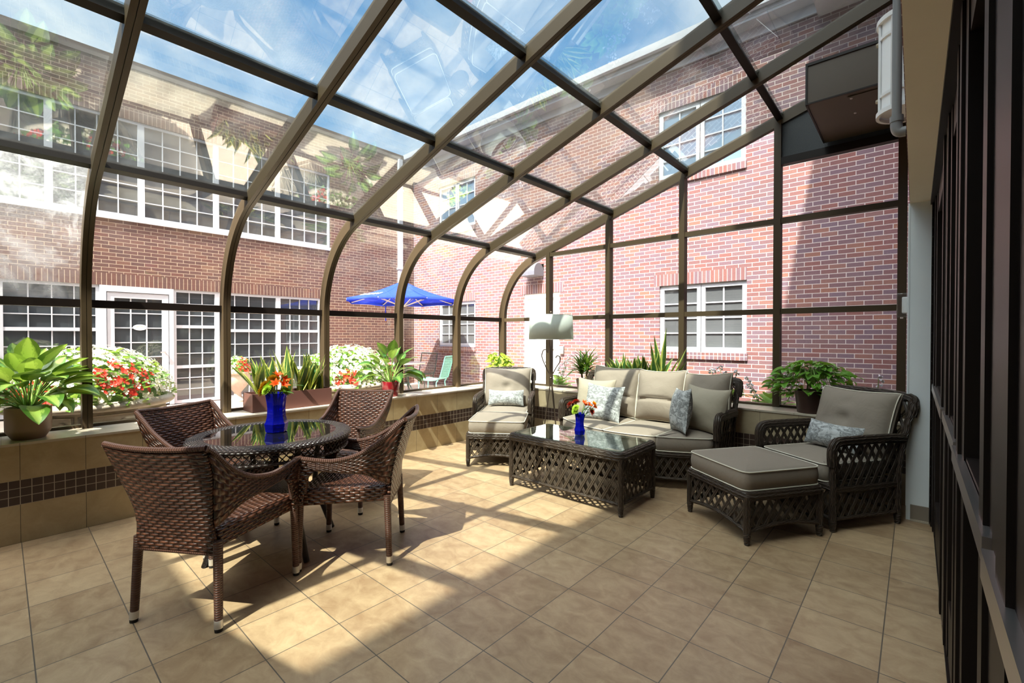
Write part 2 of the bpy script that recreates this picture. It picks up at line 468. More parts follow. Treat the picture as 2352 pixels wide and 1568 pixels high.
# left wall glazing, one window per bay
for b in range(8):
    y0, y1 = YR[b]+.029, YR[b+1]-.029
    w = struct_empty('window_%d' % (b+1))
    m = MB(); m.box((-.412, y0, 1.545), (-.345, y1, 1.603)); m.build('rail', M_BRONZE2, w)
    m = MB(); m.box((-.412, y0, SILL), (-.365, y1, SILL+.022)); m.build('sill_channel', M_BRONZE, w)
    m = MB(); m.box((-.396, y0-.01, SILL+.02), (-.390, y1+.01, 1.55)); m.build('pane', M_GLASS, w)
    m = MB(); m.strip_prism(prof(.010)[2:19], prof(.016)[2:19], y0-.01, y1+.01); m.build('curved_pane', M_OLDGL if b == 2 else M_GLASS, w)
# roof glazing
ce = struct_empty('ceiling')
PX = [.272, 1.48, 2.39, 3.29, 4.20]
for b in range(8):
    y0, y1 = YR[b]+.029, YR[b+1]-.029
    for i in range(4):
        x0, x1 = PX[i], PX[i+1]
        m = MB(); m.strip_prism([(x0, roof_z(x0, .012)), (x1+.05, roof_z(x1+.05, .012))], [(x0, roof_z(x0, .018)), (x1+.05, roof_z(x1+.05, .018))], y0-.008, y1+.008)
        m.build('roof_pane', M_ROOFGL, ce)
        m = MB(); hw = .026
        m.strip_prism([(x0-hw*CO, roof_z(x0-hw*CO)), (x0+hw*CO, roof_z(x0+hw*CO))], [(x0-hw*CO+.06*SI, roof_z(x0-hw*CO)-.06*CO), (x0+hw*CO+.06*SI, roof_z(x0+hw*CO)-.06*CO)], y0, y1)
        m.build('purlin', M_BRONZE2, ce)
# gable glazing
GX = [.527, 1.449, 2.367, 3.292, 4.212]
def gable(name, ya, yb, panel):
    w = struct_empty(name)
    for x in GX:
        m = MB(); z1 = roof_z(x, .10)
        m.prism([(x-.030, SILL), (x+.030, SILL), (x+.030, z1+.03*TA), (x-.030, z1-.03*TA)], ya, yb, axis='y'); m.build('mullion', M_BRONZE, w)
    xs = [-.29] + GX
    for i in range(5):
        x0, x1 = xs[i]+(.03 if i else 0), xs[i+1]-.03
        yg = (ya+yb)/2
        for z in ((1.571,) if i == 0 else (1.571, 2.443)):
            m = MB(); m.box((x0, ya+.012, z-.026), (x1, yb-.012, z+.026)); m.build('rail', M_BRONZE, w)
        m = MB(); m.box((x0, ya+.02, SILL), (x1, yb-.02, SILL+.022)); m.build('sill_channel', M_BRONZE, w)
        if i == 0:
            pts = [(p[0]+.0, p[1]) for p in prof(.09, x_end=x1) if p[0] <= x1+1e-6]
            pts = [(-.30, SILL+.02)] + [p for p in pts if p[1] > 1.5] + [(x1, SILL+.02)]
        else:
            top = [roof_z(x0, .09), roof_z(x1, .09)]
            if panel and i == 4: top = [3.0, 3.0]
            pts = [(x0, SILL+.02), (x0, top[0]), (x1, top[1]), (x1, SILL+.02)]
        m = MB(); m.prism(pts, yg-.003, yg+.003, axis='y'); m.build('pane', M_GLASS, w)
        if panel and i == 4:
            m = MB(); m.box((x0, ya+.005, 2.975), (x1, yb-.005, 3.045)); m.build('rail', M_BRONZE2, w)
            m = MB(); m.prism([(x0, 3.04), (x1, 3.04), (x1, roof_z(x1, .09)), (x0, roof_z(x0, .09))], yg-.012, yg+.012, axis='y')
            m.build('solid_panel', simple('black stippled panel', (.022, .024, .026), .45, .5, bump=.9, bscale=220), w)
    return w
gable('window_9', 4.985, 5.075, True)
gable('window_10', Y0-.06, Y0+.03, False)

# right hand wall of the house: brick above, plastered opening below
WX = 4.26; YJ = 4.375; HZ = 2.285
m = MB()
m.box((WX, YJ, 0), (WX+.24, 8.0, 10.7)); m.box((WX, -14, HZ+.02), (WX+.24, YJ, 10.7)); m.box((WX, -14, -.1), (WX+.24, -3.2, HZ+.02))
struct('wall_right', m, M_BRICK)
m = MB(); m.box((WX-.004, YJ-.012, 0), (4.385, YJ+.02, HZ)); m.box((WX-.006, YJ-.016, 0.1), (WX+.004, YJ+.17, HZ+.0))
struct('trim_20', m, M_JAMB)
m = MB(); m.box((WX+.003, -3.2, HZ), (4.372, YJ+.0, HZ+.03))
struct('trim_21', m, M_SOFFIT)
m = MB(); m.box((WX+.02, YJ-.022, 0.012), (4.388, YJ-.010, .115)); m.box((WX+.02, YJ-.034, 0.0), (4.388, YJ-.012, .014), 1)
struct('baseboard_right', m, [M_BASE, M_SILL])
# head frame and sliding bronze doors
m = MB(); m.box((4.372, -3.2, HZ-.03), (4.56, YJ, HZ+.03)); m.box((4.388, YJ-.07, 0), (4.56, YJ+.02, HZ)); m.box((4.40, -3.2, 0.0), (4.56, YJ, .018))
m.box((4.380, YJ-.075, 0.018), (4.384, YJ-.02, HZ-.03))
struct('trim_22', m, M_BRONZE2)
M_DGL = glass_mat('tinted door glass', tint=(.42, .42, .44), f0=.05)
M_STEEL = simple('brushed edge strip', (.55, .52, .50), .28, .5, .9)
def door(n, ya, yb, x, stw):
    d = struct_empty('door_%d' % n)
    for (a, b) in ((ya, ya+stw), (yb-stw, yb)):
        m = MB(); m.box((x, a, .03), (x+.10, b, HZ-.03)); m.box((x-.008, lerp(a, b, .35), .03), (x, lerp(a, b, .62), HZ-.03)); m.build('stile', M_BRONZE2, d)
    for z0, z1 in ((.03, .26), (.94, 1.01), (HZ-.16, HZ-.03)):
        m = MB(); m.box((x+.004, ya+stw, z0), (x+.096, yb-stw, z1)); o = m.build('rail', M_BRONZE2, d)
    m = MB(); m.box((x-.014, ya+.02, .955), (x+.002, yb-.02, 1.0)); m.build('push_bar', M_STEEL, d)
    m = MB(); m.box((x+.082, ya+stw, .2), (x+.088, yb-stw, HZ-.1)); m.build('pane', M_DGL, d)
    m = MB(); m.box((x-.003, ya+.004, .03), (x-.0005, ya+.010, HZ-.03)); m.build('edge_strip', M_STEEL, d)
door(1, 2.80, 4.30, 4.400, .30)
door(2, 1.95, 2.78, 4.404, .24)
door(3, 1.05, 1.93, 4.398, .24)
door(4, -.60, 1.03, 4.392, .34)
door(5, -3.1, -.62, 4.404, .20)
# dim room behind the doors
k = simple('dim interior wall', (.16, .13, .11), .8)
m = MB(); m.box((9.0, -4, -.1), (9.1, 6, 3)); m.box((4.5, -4, 2.9), (9, 6, 3)); m.box((4.5, 5.9, 0), (9, 6, 3)); m.box((4.5, -4, 0), (9, -3.9, 3)); m.box((4.56, -4, -.1), (9, 6, -.0))
struct('wall_interior', m, k)

# ================================================================== BUILDINGS ROUND THE COURTYARD
def wall_holes(m, a0, a1, z0, z1, holes, put):
    """brick face split round rectangular openings; put(a0,a1,z0,z1)"""
    xs = sorted({a0, a1, *[h[0] for h in holes], *[h[1] for h in holes]}); zs = sorted({z0, z1, *[h[2] for h in holes], *[h[3] for h in holes]})
    for i in range(len(xs)-1):
        run = None
        for j in range(len(zs)-1):
            cx, cz = (xs[i]+xs[i+1])/2, (zs[j]+zs[j+1])/2
            inside = any(h[0] < cx < h[1] and h[2] < cz < h[3] for h in holes)
            if inside:
                if run is not None: put(xs[i], xs[i+1], run, zs[j]); run = None
            elif run is None: run = zs[j]
        if run is not None: put(xs[i], xs[i+1], run, zs[-1])
class Face:
    """helper that places things on a vertical facade: along a, out by d, height z"""
    def __init__(s, axis, pos, sign): s.ax = axis; s.p = pos; s.s = sign
    def box(s, m, a0, a1, d0, d1, z0, z1, mi=0):
        if s.ax == 'x': m.box((s.p+s.s*d0, a0, z0), (s.p+s.s*d1, a1, z1), mi)
        else: m.box((a0, s.p+s.s*d0, z0), (a1, s.p+s.s*d1, z1), mi)
def window(F, par, a0, a1, z0, z1, cols, rows, fr=.050, mu=.017, rec=.07, name='window', pane=None, bars=()):
    m = MB()
    F.box(m, a0, a1, -rec, -rec+.055, z0, z0+fr*1.2); F.box(m, a0, a1, -rec, -rec+.055, z1-fr, z1)
    F.box(m, a0, a0+fr, -rec, -rec+.055, z0+fr*1.2, z1-fr); F.box(m, a1-fr, a1, -rec, -rec+.055, z0+fr*1.2, z1-fr)
    for i in range(1, cols):
        a = lerp(a0+fr, a1-fr, i/cols); F.box(m, a-mu/2, a+mu/2, -rec+.013, -rec+.035, z0+fr*1.2, z1-fr)
    for zb in bars: F.box(m, a0+fr, a1-fr, -rec+.004, -rec+.05, zb-.03, zb+.03)
    edges = [z0+fr] + list(bars) + [z1-fr]
    rws = rows if hasattr(rows, '__len__') else [rows]
    for (ea, eb), r in zip(zip(edges, edges[1:]), rws):
        for j in range(1, r):
            z = lerp(ea, eb, j/r); F.box(m, a0+fr, a1-fr, -rec+.013, -rec+.034, z-mu/2, z+mu/2)
    w = m.build(name, M_WHITEF, par)
    p = MB(); F.box(p, a0+fr*.5, a1-fr*.5, -rec+.001, -rec+.012, z0+fr*.5, z1-fr*.5); p.build('pane', pane or M_PANE, w)
    return w

# ---- brown brick wing facing the glazed side
bl = thing('brick_building', 'brown brick wing with white gridded windows facing the curved glass wall', 'building', (-6.6, 2.0, -.03))
bl_off = Vector((-6.6, 2.0, -.03))
def rel(o, off):
    """keep world placement while parented to an empty at off"""
    for v in o.data.vertices: v.co = v.co - off
    return o
XB = -6.6; FL = Face('x', XB, 1)
class Par:
    """collects children built in world coordinates and shifts them under an empty"""
made_before = None
def shift_children(root, off):
    for c in root.children:
        if c.type == 'MESH': rel(c, off)
        for g in c.children:
            if g.type == 'MESH': rel(g, off)
holesL = [(-5.8, 5.22, -.2, 2.25), (-6.0, 5.49, 3.51, 5.33)]
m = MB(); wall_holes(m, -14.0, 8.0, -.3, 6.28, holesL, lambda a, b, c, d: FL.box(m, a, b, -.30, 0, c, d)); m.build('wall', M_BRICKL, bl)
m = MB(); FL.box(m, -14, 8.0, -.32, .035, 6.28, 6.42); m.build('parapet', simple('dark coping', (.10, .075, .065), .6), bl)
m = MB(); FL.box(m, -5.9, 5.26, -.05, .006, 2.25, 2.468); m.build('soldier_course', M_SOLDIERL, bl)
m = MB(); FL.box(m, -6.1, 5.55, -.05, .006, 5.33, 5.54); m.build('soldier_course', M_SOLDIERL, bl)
m = MB(); FL.box(m, -6.0, 5.52, -.06, .035, 3.45, 3.52); m.build('sill', M_WHITEF, bl)
m = MB(); FL.box(m, -14, 5.6, -.9, -.29, -.3, 6.0); m.build('backing', simple('dark room', (.02, .02, .02), .9), bl)
for k in range(9):
    a1 = 5.47 - 1.225*k; window(FL, bl, a1-1.225, a1, 3.52, 5.33, 4, 6)
for a0, a1 in ((3.03, 4.24), (4.24, 5.22)):
    window(FL, bl, a0, a1, 0.0, 2.25, 4, (2, 3, 3), bars=(.58, 1.45))
window(FL, bl, 2.27, 3.03, 0.0, 2.25, 3, (3, 3, 3), bars=(.72, 1.52))
for k in range(5):
    a1 = 1.19 - 1.22*k; window(FL, bl, a1-1.20, a1, 0.0, 2.25, 4, (2, 3, 3), bars=(.58, 1.45))
# french door with an oval sticker
m = MB()
FL.box(m, 1.19, 1.28, -.07, .02, 0, 2.14); FL.box(m, 2.20, 2.27, -.07, .02, 0, 2.14); FL.box(m, 1.19, 2.27, -.07, .02, 2.14, 2.25)
m.build('door_frame', M_WHITEF, bl)
dr = window(FL, bl, 1.29, 2.19, 0.02, 2.13, 3, 7, fr=.10, mu=.02, rec=.05, name='door')
st = MB(); st.prism([(1.755+.105*math.cos(2*PI*i/32), 1.495+.055*math.sin(2*PI*i/32)) for i in range(32)], XB-.018, XB-.012, axis='x')
st.build('sticker', M_WHITE, dr)
st = MB(); st.sweep([(XB-.011, 1.755+.07*t, 1.522-.02*t*t*2) for t in [-.8, -.4, 0, .4, .8]], [(-.001, -.003), (.001, -.003), (.001, .003), (-.001, .003)])
st.build('sticker_arc', simple('orange print', (.8, .25, .05), .5), dr)
st = MB()
for zz, w_ in ((1.497, .12), (1.482, .15), (1.466, .09)): st.box((XB-.0122, 1.755-w_/2, zz-.003), (XB-.0108, 1.755+w_/2, zz+.003))
st.build('sticker_lines', simple('pale blue print', (.35, .48, .70), .5), dr)
m = MB(); m.tube([(XB+.0, 2.13, 1.02), (XB+.05, 2.13, 1.02), (XB+.05, 2.05, 1.02)], .012); m.build('door_handle', M_STEEL, dr)
# white downspout near the inside corner
m = MB(); FL.box(m, 7.44, 7.56, .0, .09, -.03, 6.28); 
for z in (1.2, 3.2, 5.4): FL.box(m, 7.41, 7.59, .0, .10, z, z+.04)
m.build('downspout', M_WHITEF, bl)
shift_children(bl, bl_off)

# ---- pink brick wing beyond the gable
bb_off = Vector((-1.0, 8.0, -.03)); YB = 8.0; FB = Face('y', YB, -1)
bb = thing('brick_building', 'sunlit pink brick wing with white door and double windows beyond the gable end', 'building', bb_off)
holesB = [(-2.43, -1.44, -.2, 2.285), (.80, 2.26, 1.05, 2.24), (-5.48, -4.04, 1.055, 2.235), (.77, 2.23, 4.15, 5.38), (-5.48, -4.04, 4.15, 5.38)]
m = MB(); wall_holes(m, -6.595, 4.255, -.3, 6.28, holesB, lambda a, b, c, d: FB.box(m, a, b, -.30, 0, c, d)); m.build('wall', M_BRICK, bb)
for (a0, a1, z0, z1) in holesB:
    m = MB(); FB.box(m, a0-.11, a1+.11 if z0 < 0 else a1, -.05, .004, z1, z1+.205); m.build('soldier_course', M_SOLDIER, bb)
    if z0 > 0: m = MB(); FB.box(m, a0-.03, a1+.02, -.05, .035, z0-.115, z0); m.build('sill', M_SOLDIER, bb)
    if z0 > 0:
        mid = (a0+a1)/2
        for p, q in ((a0, mid+.005), (mid-.005, a1)): window(FB, bb, p, q, z0, z1, 2, 4, fr=.075, mu=.022, rec=.09, pane=M_PANEB if z0 < 3 else dark_pane('painted sky blue pane', (.10, .16, .24)))  # upper panes: reflected sky put into the pane colour as blue
m = MB()
FB.box(m, -2.43, -2.36, -.10, -.02, -.1, 2.18); FB.box(m, -1.51, -1.44, -.10, -.02, -.1, 2.18); FB.box(m, -2.43, -1.44, -.10, -.02, 2.18, 2.285)
m.build('door_frame', M_WHITE, bb)
m = MB(); FB.box(m, -2.36, -1.51, -.11, -.065, -.05, 2.18); d_ = m.build('door', M_WHITE, bb)
for z in (.35, 1.05, 1.85):
    m = MB(); FB.box(m, -2.375, -2.34, -.065, -.045, z, z+.11); m.build('hinge', M_STEEL, d_)
m = MB(); m.lathe([(0, .0), (.035, .0), (.035, .02), (.012, .03), (.012, .05), (.03, .06), (.03, .085), (0, .09)], 14, M=Matrix.Translation((-1.58, YB+.06, 1.03)) @ Matrix.Rotation(PI/2, 4, 'X'))
m.build('door_knob', M_STEEL, d_)
m = MB(); FB.box(m, -1.40, -1.30, 0, .05, .95, 1.12); o = m.build('keypad', simple('grey keypad', (.17, .175, .185), .4), bb); bev(o, .01)
m = MB(); FB.box(m, -1.385, -1.315, .05, .054, 1.055, 1.10); m.build('display', simple('blue grey display', (.16, .22, .30), .2), o)
# hooded wall lamp over the door
pr = [(0, 2.66), (.34, 2.66), (.34, 2.72)] + [(.17+.17*math.cos(a), 2.74+.19*math.sin(a)) for a in [R(10*i) for i in range(0, 19)]] + [(0, 2.93)]
m = MB(); m.prism([(YB - p[0], p[1]) for p in pr], -2.30, -1.86, axis='x'); o = m.build('hood_lamp', simple('grey metal hood', (.13, .13, .16), .45), bb)
# eave, gutter and roof
m = MB(); FB.box(m, -6.55, 3.2, -.3, .28, 6.20, 6.24); FB.box(m, -6.55, 3.2, .02, .05, 6.05, 6.20); FB.box(m, -6.55, 3.2, .26, .29, 6.24, 6.36); m.build('soffit', M_WHITEF, bb)
m = MB(); m.sweep([(-6.52, YB-.34, 6.36), (3.2, YB-.34, 6.36)], [(-.07, .06), (-.07, -.02), (-.05, -.06), (.05, -.06), (.06, -.02), (.075, .06), (.06, .06), (.045, -.04), (-.045, -.045), (-.055, .06)])
m.build('gutter', M_WHITEF, bb)
m = MB(); m.prism([(YB-.36, 6.40), (YB+4.5, 9.0), (YB+4.5, 8.8), (YB-.30, 6.28)], -6.55, 3.35, axis='x'); m.build('roof', simple('grey shingle roof', (.15, .14, .14), .9, nz=.3, nscale=30, bump=.5, bscale=20), bb)
m = MB(); FB.box(m, -6.59, 4.25, -1.2, -.29, -.3, 6.0); m.build('backing', simple('dark room', (.02, .02, .02), .9), bb)
m = MB(); FB.box(m, 3.2, 4.25, -.1, .45, 6.0, 9.0); m.build('dormer_wall', simple('grey siding', (.50, .51, .54), .7), bb)
shift_children(bb, bb_off)

# ---- wing behind the photographer that closes the courtyard
bs_off = Vector((-1.0, -3.47, -.03))
bs = thing('brick_building', 'brick wing closing the courtyard opposite the gable end', 'building', bs_off)
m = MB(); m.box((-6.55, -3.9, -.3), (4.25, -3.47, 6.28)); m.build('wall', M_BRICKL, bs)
m = MB(); m.box((-6.55, -3.95, 6.28), (4.25, -3.45, 6.42)); m.build('parapet', simple('dark coping', (.10, .075, .065), .6), bs)
shift_children(bs, bs_off)

# ================================================================== WICKER MATERIALS
def weave_mat(name, c0, c1, cu, row=.0160, per=.056, rough=.34, bst=.9):
    k = NM(name); sep = k.n('ShaderNodeSeparateXYZ', {0: k.uv()})
    u, v = sep.outputs['X'], sep.outputs['Y']
    vr = k.math('DIVIDE', v, row); fl = k.math('FLOOR', vr); fv = k.math('FRACT', vr)
    par = k.math('MULTIPLY', k.math('MODULO', k.math('ABSOLUTE', fl), 2.0), .5)
    ur = k.math('ADD', k.math('DIVIDE', u, per), par)
    a = k.math('COSINE', k.math('MULTIPLY', ur, 2*PI))
    w = k.math('SUBTRACT', k.math('MULTIPLY', fv, 2.0), 1.0)
    pr = k.math('SQRT', k.math('MAXIMUM', k.math('SUBTRACT', 1.0, k.math('MULTIPLY', w, w)), 0.0))
    ov = k.math('ADD', k.math('MULTIPLY', a, .5), .5)
    ov = k.math('POWER', ov, .6)
    h = k.math('MULTIPLY', pr, ov)
    wn_ = k.n('ShaderNodeTexWhiteNoise', {'Vector': k.n('ShaderNodeCombineXYZ', {0: k.math('FLOOR', ur), 1: fl}).outputs[0]}, noise_dimensions='2D')
    c = k.mix(wn_.outputs['Value'], c0, c1)
    c = k.mix(k.math('POWER', h, .6), cu, c)
    return k.done(k.pbsdf(c, rough, .55, normal=k.bump(h, bst, .009)))
M_WEAVE = weave_mat('brown woven resin', (.060, .020, .012), (.165, .062, .034), (.009, .004, .003), rough=.27, bst=1.0)
M_WEAVET = weave_mat('dark woven resin', (.040, .028, .025), (.070, .046, .040), (.012, .009, .009), row=.010, per=.030, rough=.28)
def wrap_mat(name, c0, c1, pitch):
    k = NM(name); sep = k.n('ShaderNodeSeparateXYZ', {0: k.uv()})
    f = k.math('FRACT', k.math('DIVIDE', sep.outputs['X'], pitch)); w = k.math('SUBTRACT', k.math('MULTIPLY', f, 2.0), 1.0)
    h = k.math('SQRT', k.math('MAXIMUM', k.math('SUBTRACT', 1.0, k.math('MULTIPLY', w, w)), 0.0))
    return k.done(k.pbsdf(k.mix(h, c0, c1), .35, .5, normal=k.bump(h, .7, .004)))
M_WRAP = wrap_mat('wrapped brown strand', (.03, .014, .010), (.105, .046, .031), .011)
def strand_mat(name, c0, c1, freq=95.0, slope=55.0, rough=.45, bst=.8):
    k = NM(name); sep = k.n('ShaderNodeSeparateXYZ', {0: k.uv()})
    n_ = k.noise(k.uv(), 40.0, 3)
    ph = k.math('ADD', k.math('MULTIPLY', sep.outputs['Y'], freq), k.math('MULTIPLY', k.math('SINE', k.math('MULTIPLY', sep.outputs['X'], slope)), .5))
    ph = k.math('ADD', ph, k.math('MULTIPLY', n_, .8))
    h = k.math('ABSOLUTE', k.math('SINE', k.math('MULTIPLY', ph, PI)))
    c = k.mix(k.noise(k.uv(), 22.0, 4, .6), c0, c1); c = k.mix(k.math('MULTIPLY', k.math('SUBTRACT', 1.0, h), .75), c, tuple(x*.25 for x in c0))
    return k.done(k.pbsdf(c, rough, .4, normal=k.bump(h, bst, .004)))
M_RATTAN = strand_mat('bundled rattan strands', (.040, .027, .019), (.105, .074, .052))
M_STRIP = strand_mat('flat rattan strips', (.065, .046, .033), (.14, .105, .075), freq=150.0, slope=3.0, bst=.5)
M_CAP = simple('aluminium foot', (.72, .71, .69), .35, .5, .6)
M_RUBBER = simple('black rubber', (.02, .02, .02), .7)

def cushion_mat(name, col, wr=.35):
    k = NM(name); v = k.obj()
    f = k.noise(v, 5.0, 4, .5, .5); fine = k.noise(v, 420.0, 2)
    c = k.mix(f, tuple(x*.94 for x in col), tuple(min(1, x*1.05) for x in col)); c = k.mix(k.math('MULTIPLY', fine, .16), c, tuple(x*.5 for x in col))
    h = k.math('ADD', k.math('MULTIPLY', k.noise(v, 9.0, 3, .55, 1.4), 1.0), k.math('MULTIPLY', fine, .02))
    return k.done(k.pbsdf(c, .85, .2, normal=k.bump(h, wr, .012)))
M_CUSH = cushion_mat('taupe canvas', (.29, .24, .19))
M_CUSHB = cushion_mat('beige canvas', (.40, .345, .26))
M_PIPE = simple('cream piping', (.72, .67, .54), .7)
k = NM('grey brushed print'); v = k.obj()
a_ = k.noise(k.map(v, scl=(9, 16, 16)), 1.6, 5, .65, 1.2)
c = k.ramp(a_, [(.40, (.54, .55, .54)), (.47, (.40, .41, .40)), (.54, (.17, .17, .165)), (.63, (.48, .50, .49))])
M_PRINT = k.done(k.pbsdf(c, .9, .15, normal=k.bump(a_, .35, .01)))

def ringmesh(m, outline, rings, mi=0, M=None, close_top=True, close_bot=True, crown=0.0, n_in=4):
    """stack of rings: outline offset inward by off at height z; then a domed top"""
    P = [Vector((p[0], p[1], 0)) for p in outline]; n = len(P)
    ctr = sum(P, Vector())/n
    nr = []
    for i in range(n):
        t = (P[(i+1) % n]-P[i-1]).normalized(); nr.append(Vector((t.y, -t.x, 0)))
    area = sum(P[i].x*P[(i+1) % n].y - P[(i+1) % n].x*P[i].y for i in range(n))
    if area < 0: nr = [-q for q in nr]
    per = [0]
    for i in range(n): per.append(per[-1]+(P[(i+1) % n]-P[i]).length)
    vs = []; fs = []; us = []; L = 0; Ls = []
    rr = [(off, z, 1.0) for off, z in rings]
    last = rr[-1]
    if close_top:
        for j in range(1, n_in+1):
            s_ = 1-j/n_in; rr.append((last[0], last[1]+crown*(1-s_*s_), max(s_, .001)))
    for q, (off, z, s_) in enumerate(rr):
        if q: L += math.hypot(rr[q-1][0]-off, rr[q-1][1]-z)
        Ls.append(L)
        for i in range(n):
            p = P[i]-nr[i]*off
            p = ctr+(p-ctr)*s_; vs.append((p.x, p.y, z))
    for q in range(len(rr)-1):
        top = q >= len(rings)-1
        for i in range(n):
            i2 = (i+1) % n
            f = (q*n+i, q*n+i2, (q+1)*n+i2, (q+1)*n+i); fs.append(f)
            if top: us.append([(vs[x][0], vs[x][1]) for x in f])
            else: us.append([(per[i], Ls[q]), (per[i+1], Ls[q]), (per[i+1], Ls[q+1]), (per[i], Ls[q+1])])
    if close_bot: fs.append(tuple(range(n))[::-1]); us.append([(vs[i][0], vs[i][1]) for i in range(n)][::-1])
    m.add(vs, fs, us, mi, M)

# ================================================================== DINING SET
WK = [(.345, .21), (.48, .197), (.60, .215), (.72, .245), (.86, .256)]
BK = [(.345, -.243), (.50, -.250), (.62, -.275), (.75, -.312), (.86, -.350)]
def bw(z): return smooth_keys(WK, z)
def by(z): return smooth_keys(BK, z)
ZT = [(0, .850), (.163, .744), (.33, .676), (.486, .638), (.714, .619), (.90, .626), (1, .634)]
ZB = [(0, .470), (.307, .535), (.577, .553), (.88, .573), (1, .578)]
def make_dining_chair(label, group):
    t = thing('dining_chair', label, 'chair', group=group)
    # seat with apron
    out = [(p.x, p.y) for p in round_poly([(-.205, -.235, 0), (.205, -.235, 0), (.258, .252, 0), (-.258, .252, 0)], .03, 4)]
    big = []
    for i in range(len(out)):
        a, b = Vector(out[i]), Vector(out[(i+1) % len(out)]); n_ = max(1, int((b-a).length/.06))
        for j in range(n_): big.append(tuple(a.lerp(b, j/n_)))
    m = MB(); ringmesh(m, big, [(.004, .368), (0, .40), (0, .438), (.006, .452), (.022, .458)], crown=-.008, n_in=6)
    m.build('seat', M_WEAVE, t, 60)
    # backrest
    m = MB()
    def bf(a, b):
        z = .345 + b*.507; x = 2*a-1
        z -= .012*(1-x*x)*b*b
        return (x*bw(z), by(z)-.026*(1-x*x)*min(1, max(0, (z-.40)/.2)), z)
    m.grid(bf, 20, 24, .46, .52)
    o = m.build('backrest', M_WEAVE, t, 60); solid(o, .018, 0)
    m = MB(); m.tube([bf(i/20, 1.0) for i in range(21)], .013, 8); m.build('rim', M_WRAP, o)
    m = MB(); m.tube([bf(i/20, 0) for i in range(21)], .011, 8); m.build('rim', M_WRAP, o)
    for s_ in (-1, 1):
        m = MB()
        def af(a, b):
            zt, zb = smooth_keys(ZT, a), smooth_keys(ZB, a)
            z = lerp(zb, zt, b); y0 = by(z); y = lerp(y0, .195, a)
            return (s_*lerp(bw(z), .264, a**.8), y, z)
        m.grid(af, 22, 10, .56, .16)
        def pf(a, b):
            z = lerp(.366, .634, b) if a < 1 else lerp(.366, .646, b)
            inner = smooth_keys([(.366, .222), (.46, .208), (.53, .190), (.578, .150), (.65, .16)], z) if z < .576 else .193
            outer = smooth_keys([(.366, .262), (.50, .256), (.58, .262), (.65, .282)], z)
            return (s_*.264, lerp(inner, outer, a), z)
        m.grid(pf, 4, 16, .07, .28)
        o = m.build('armrest', M_WEAVE, t, 60); solid(o, .020, 0)
        m = MB(); pth = [af(i/22, 1.0) for i in range(23)] + [(s_*.264, .24, .641), (s_*.264, .284, .648), (s_*.264, .270, .60), (s_*.264, .258, .52), (s_*.264, .262, .37)]
        m.tube(pth, .0135, 8); m.build('rim', M_WRAP, o); m = MB()
        m.tube([af(i/22, 0) for i in range(23)] + [(s_*.264, .198, .52), (s_*.264, .21, .44)], .010, 8)
        m.build('rim', M_WRAP, o)
        for nm, top, bot in (('leg', (s_*.258, .238, .40), (s_*.265, .247, 0)), ('leg', (s_*.208, -.236, .40), (s_*.223, -.252, 0))):
            T, B = Vector(top), Vector(bot); d = (T-B).normalized()
            m = MB(); m.tube([T, B+d*.05], [.0205, .0175], 10, up=(0, 1, 0)); lg = m.build(nm, M_WRAP, t)
            m = MB(); m.tube([B+d*.052, B+d*.016], [.0185, .0185], 12, up=(0, 1, 0)); m.tube([B+d*.017, B+d*.001], [.0175, .0165], 12, m=1, up=(0, 1, 0))
            m.build('foot_cap', [M_CAP, M_RUBBER], lg)
    return t
GRP = 'woven dining chairs round the glass table'
def place(root_, fx, fy, deg): root_.location = (fx, fy, 0); root_.rotation_euler = (0, 0, R(deg-90))
chA = make_dining_chair('brown woven armchair with its back to us, nearest of the dining set', GRP)
place(chA, 1.638, .736, 122.6)
dup(chA, (1.685, 1.470, 0), R(225.9-90), 'brown woven armchair seen side-on at the coffee table side of the round table', GRP)
dup(chA, (.820, .945, 0), R(24.5-90), 'brown woven armchair tucked under the table beside the leafy plant in the round brown pot', GRP)
dup(chA, (.855, 1.845, 0), R(302.0-90), 'brown woven armchair facing us between round table and red plant pot', GRP)

# round table
TZ = .722
t = thing('dining_table', 'round dark woven dining table with black glass inset top', 'table', (1.25, 1.15, 0))
m = MB(); m.lathe([(.372, .706), (.372, .719), (.385, .7235), (.44, .7225), (.462, .714), (.467, .702), (.462, .690), (.44, .684), (.38, .69), (.372, .706)], 72)
m.build('top_ring', M_WEAVET, t, 60)
k = NM('black glass'); M_BLKGL = k.done(k.pbsdf((.006, .006, .008), .015, .9))
m = MB(); m.lathe([(0, .709), (.374, .709), (.374, .716), (.371, .7185), (0, .7185)], 72); m.build('glass_top', M_BLKGL, t, 30)
m = MB()
for kx in range(72):
    for d in (-1, 1):
        a0 = 2*PI*kx/72
        m.tube([((.452-.012*i/4)*math.cos(a0+d*.13*i/4), (.452-.012*i/4)*math.sin(a0+d*.13*i/4), .688-.062*i/4) for i in range(5)], .0032, 5)
m.tube([(.438*math.cos(2*PI*i/64), .438*math.sin(2*PI*i/64), .624) for i in range(64)], .010, 8, closed=True)
m.build('apron', M_WEAVET, t)
for a in (6, 88, 186, 270):
    ca, sa = math.cos(R(a)), math.sin(R(a))
    P = [Vector((.30*ca, .30*sa, .69)), Vector((.27*ca, .27*sa, .50)), Vector((.26*ca, .26*sa, .33)), Vector((.38*ca, .38*sa, 0.0))]
    m = MB(); m.tube([P[0], P[1], P[2]*.985+P[3]*.015, P[3]], [.017, .017, .019, .017], 10, up=(0, 1, 0.1)); m.build('leg', M_WEAVET, t)
m = MB(); m.lathe([(0, .30), (.24, .30), (.255, .315), (.255, .335), (.24, .345), (0, .345)], 40); m.build('shelf', M_WEAVET, t)

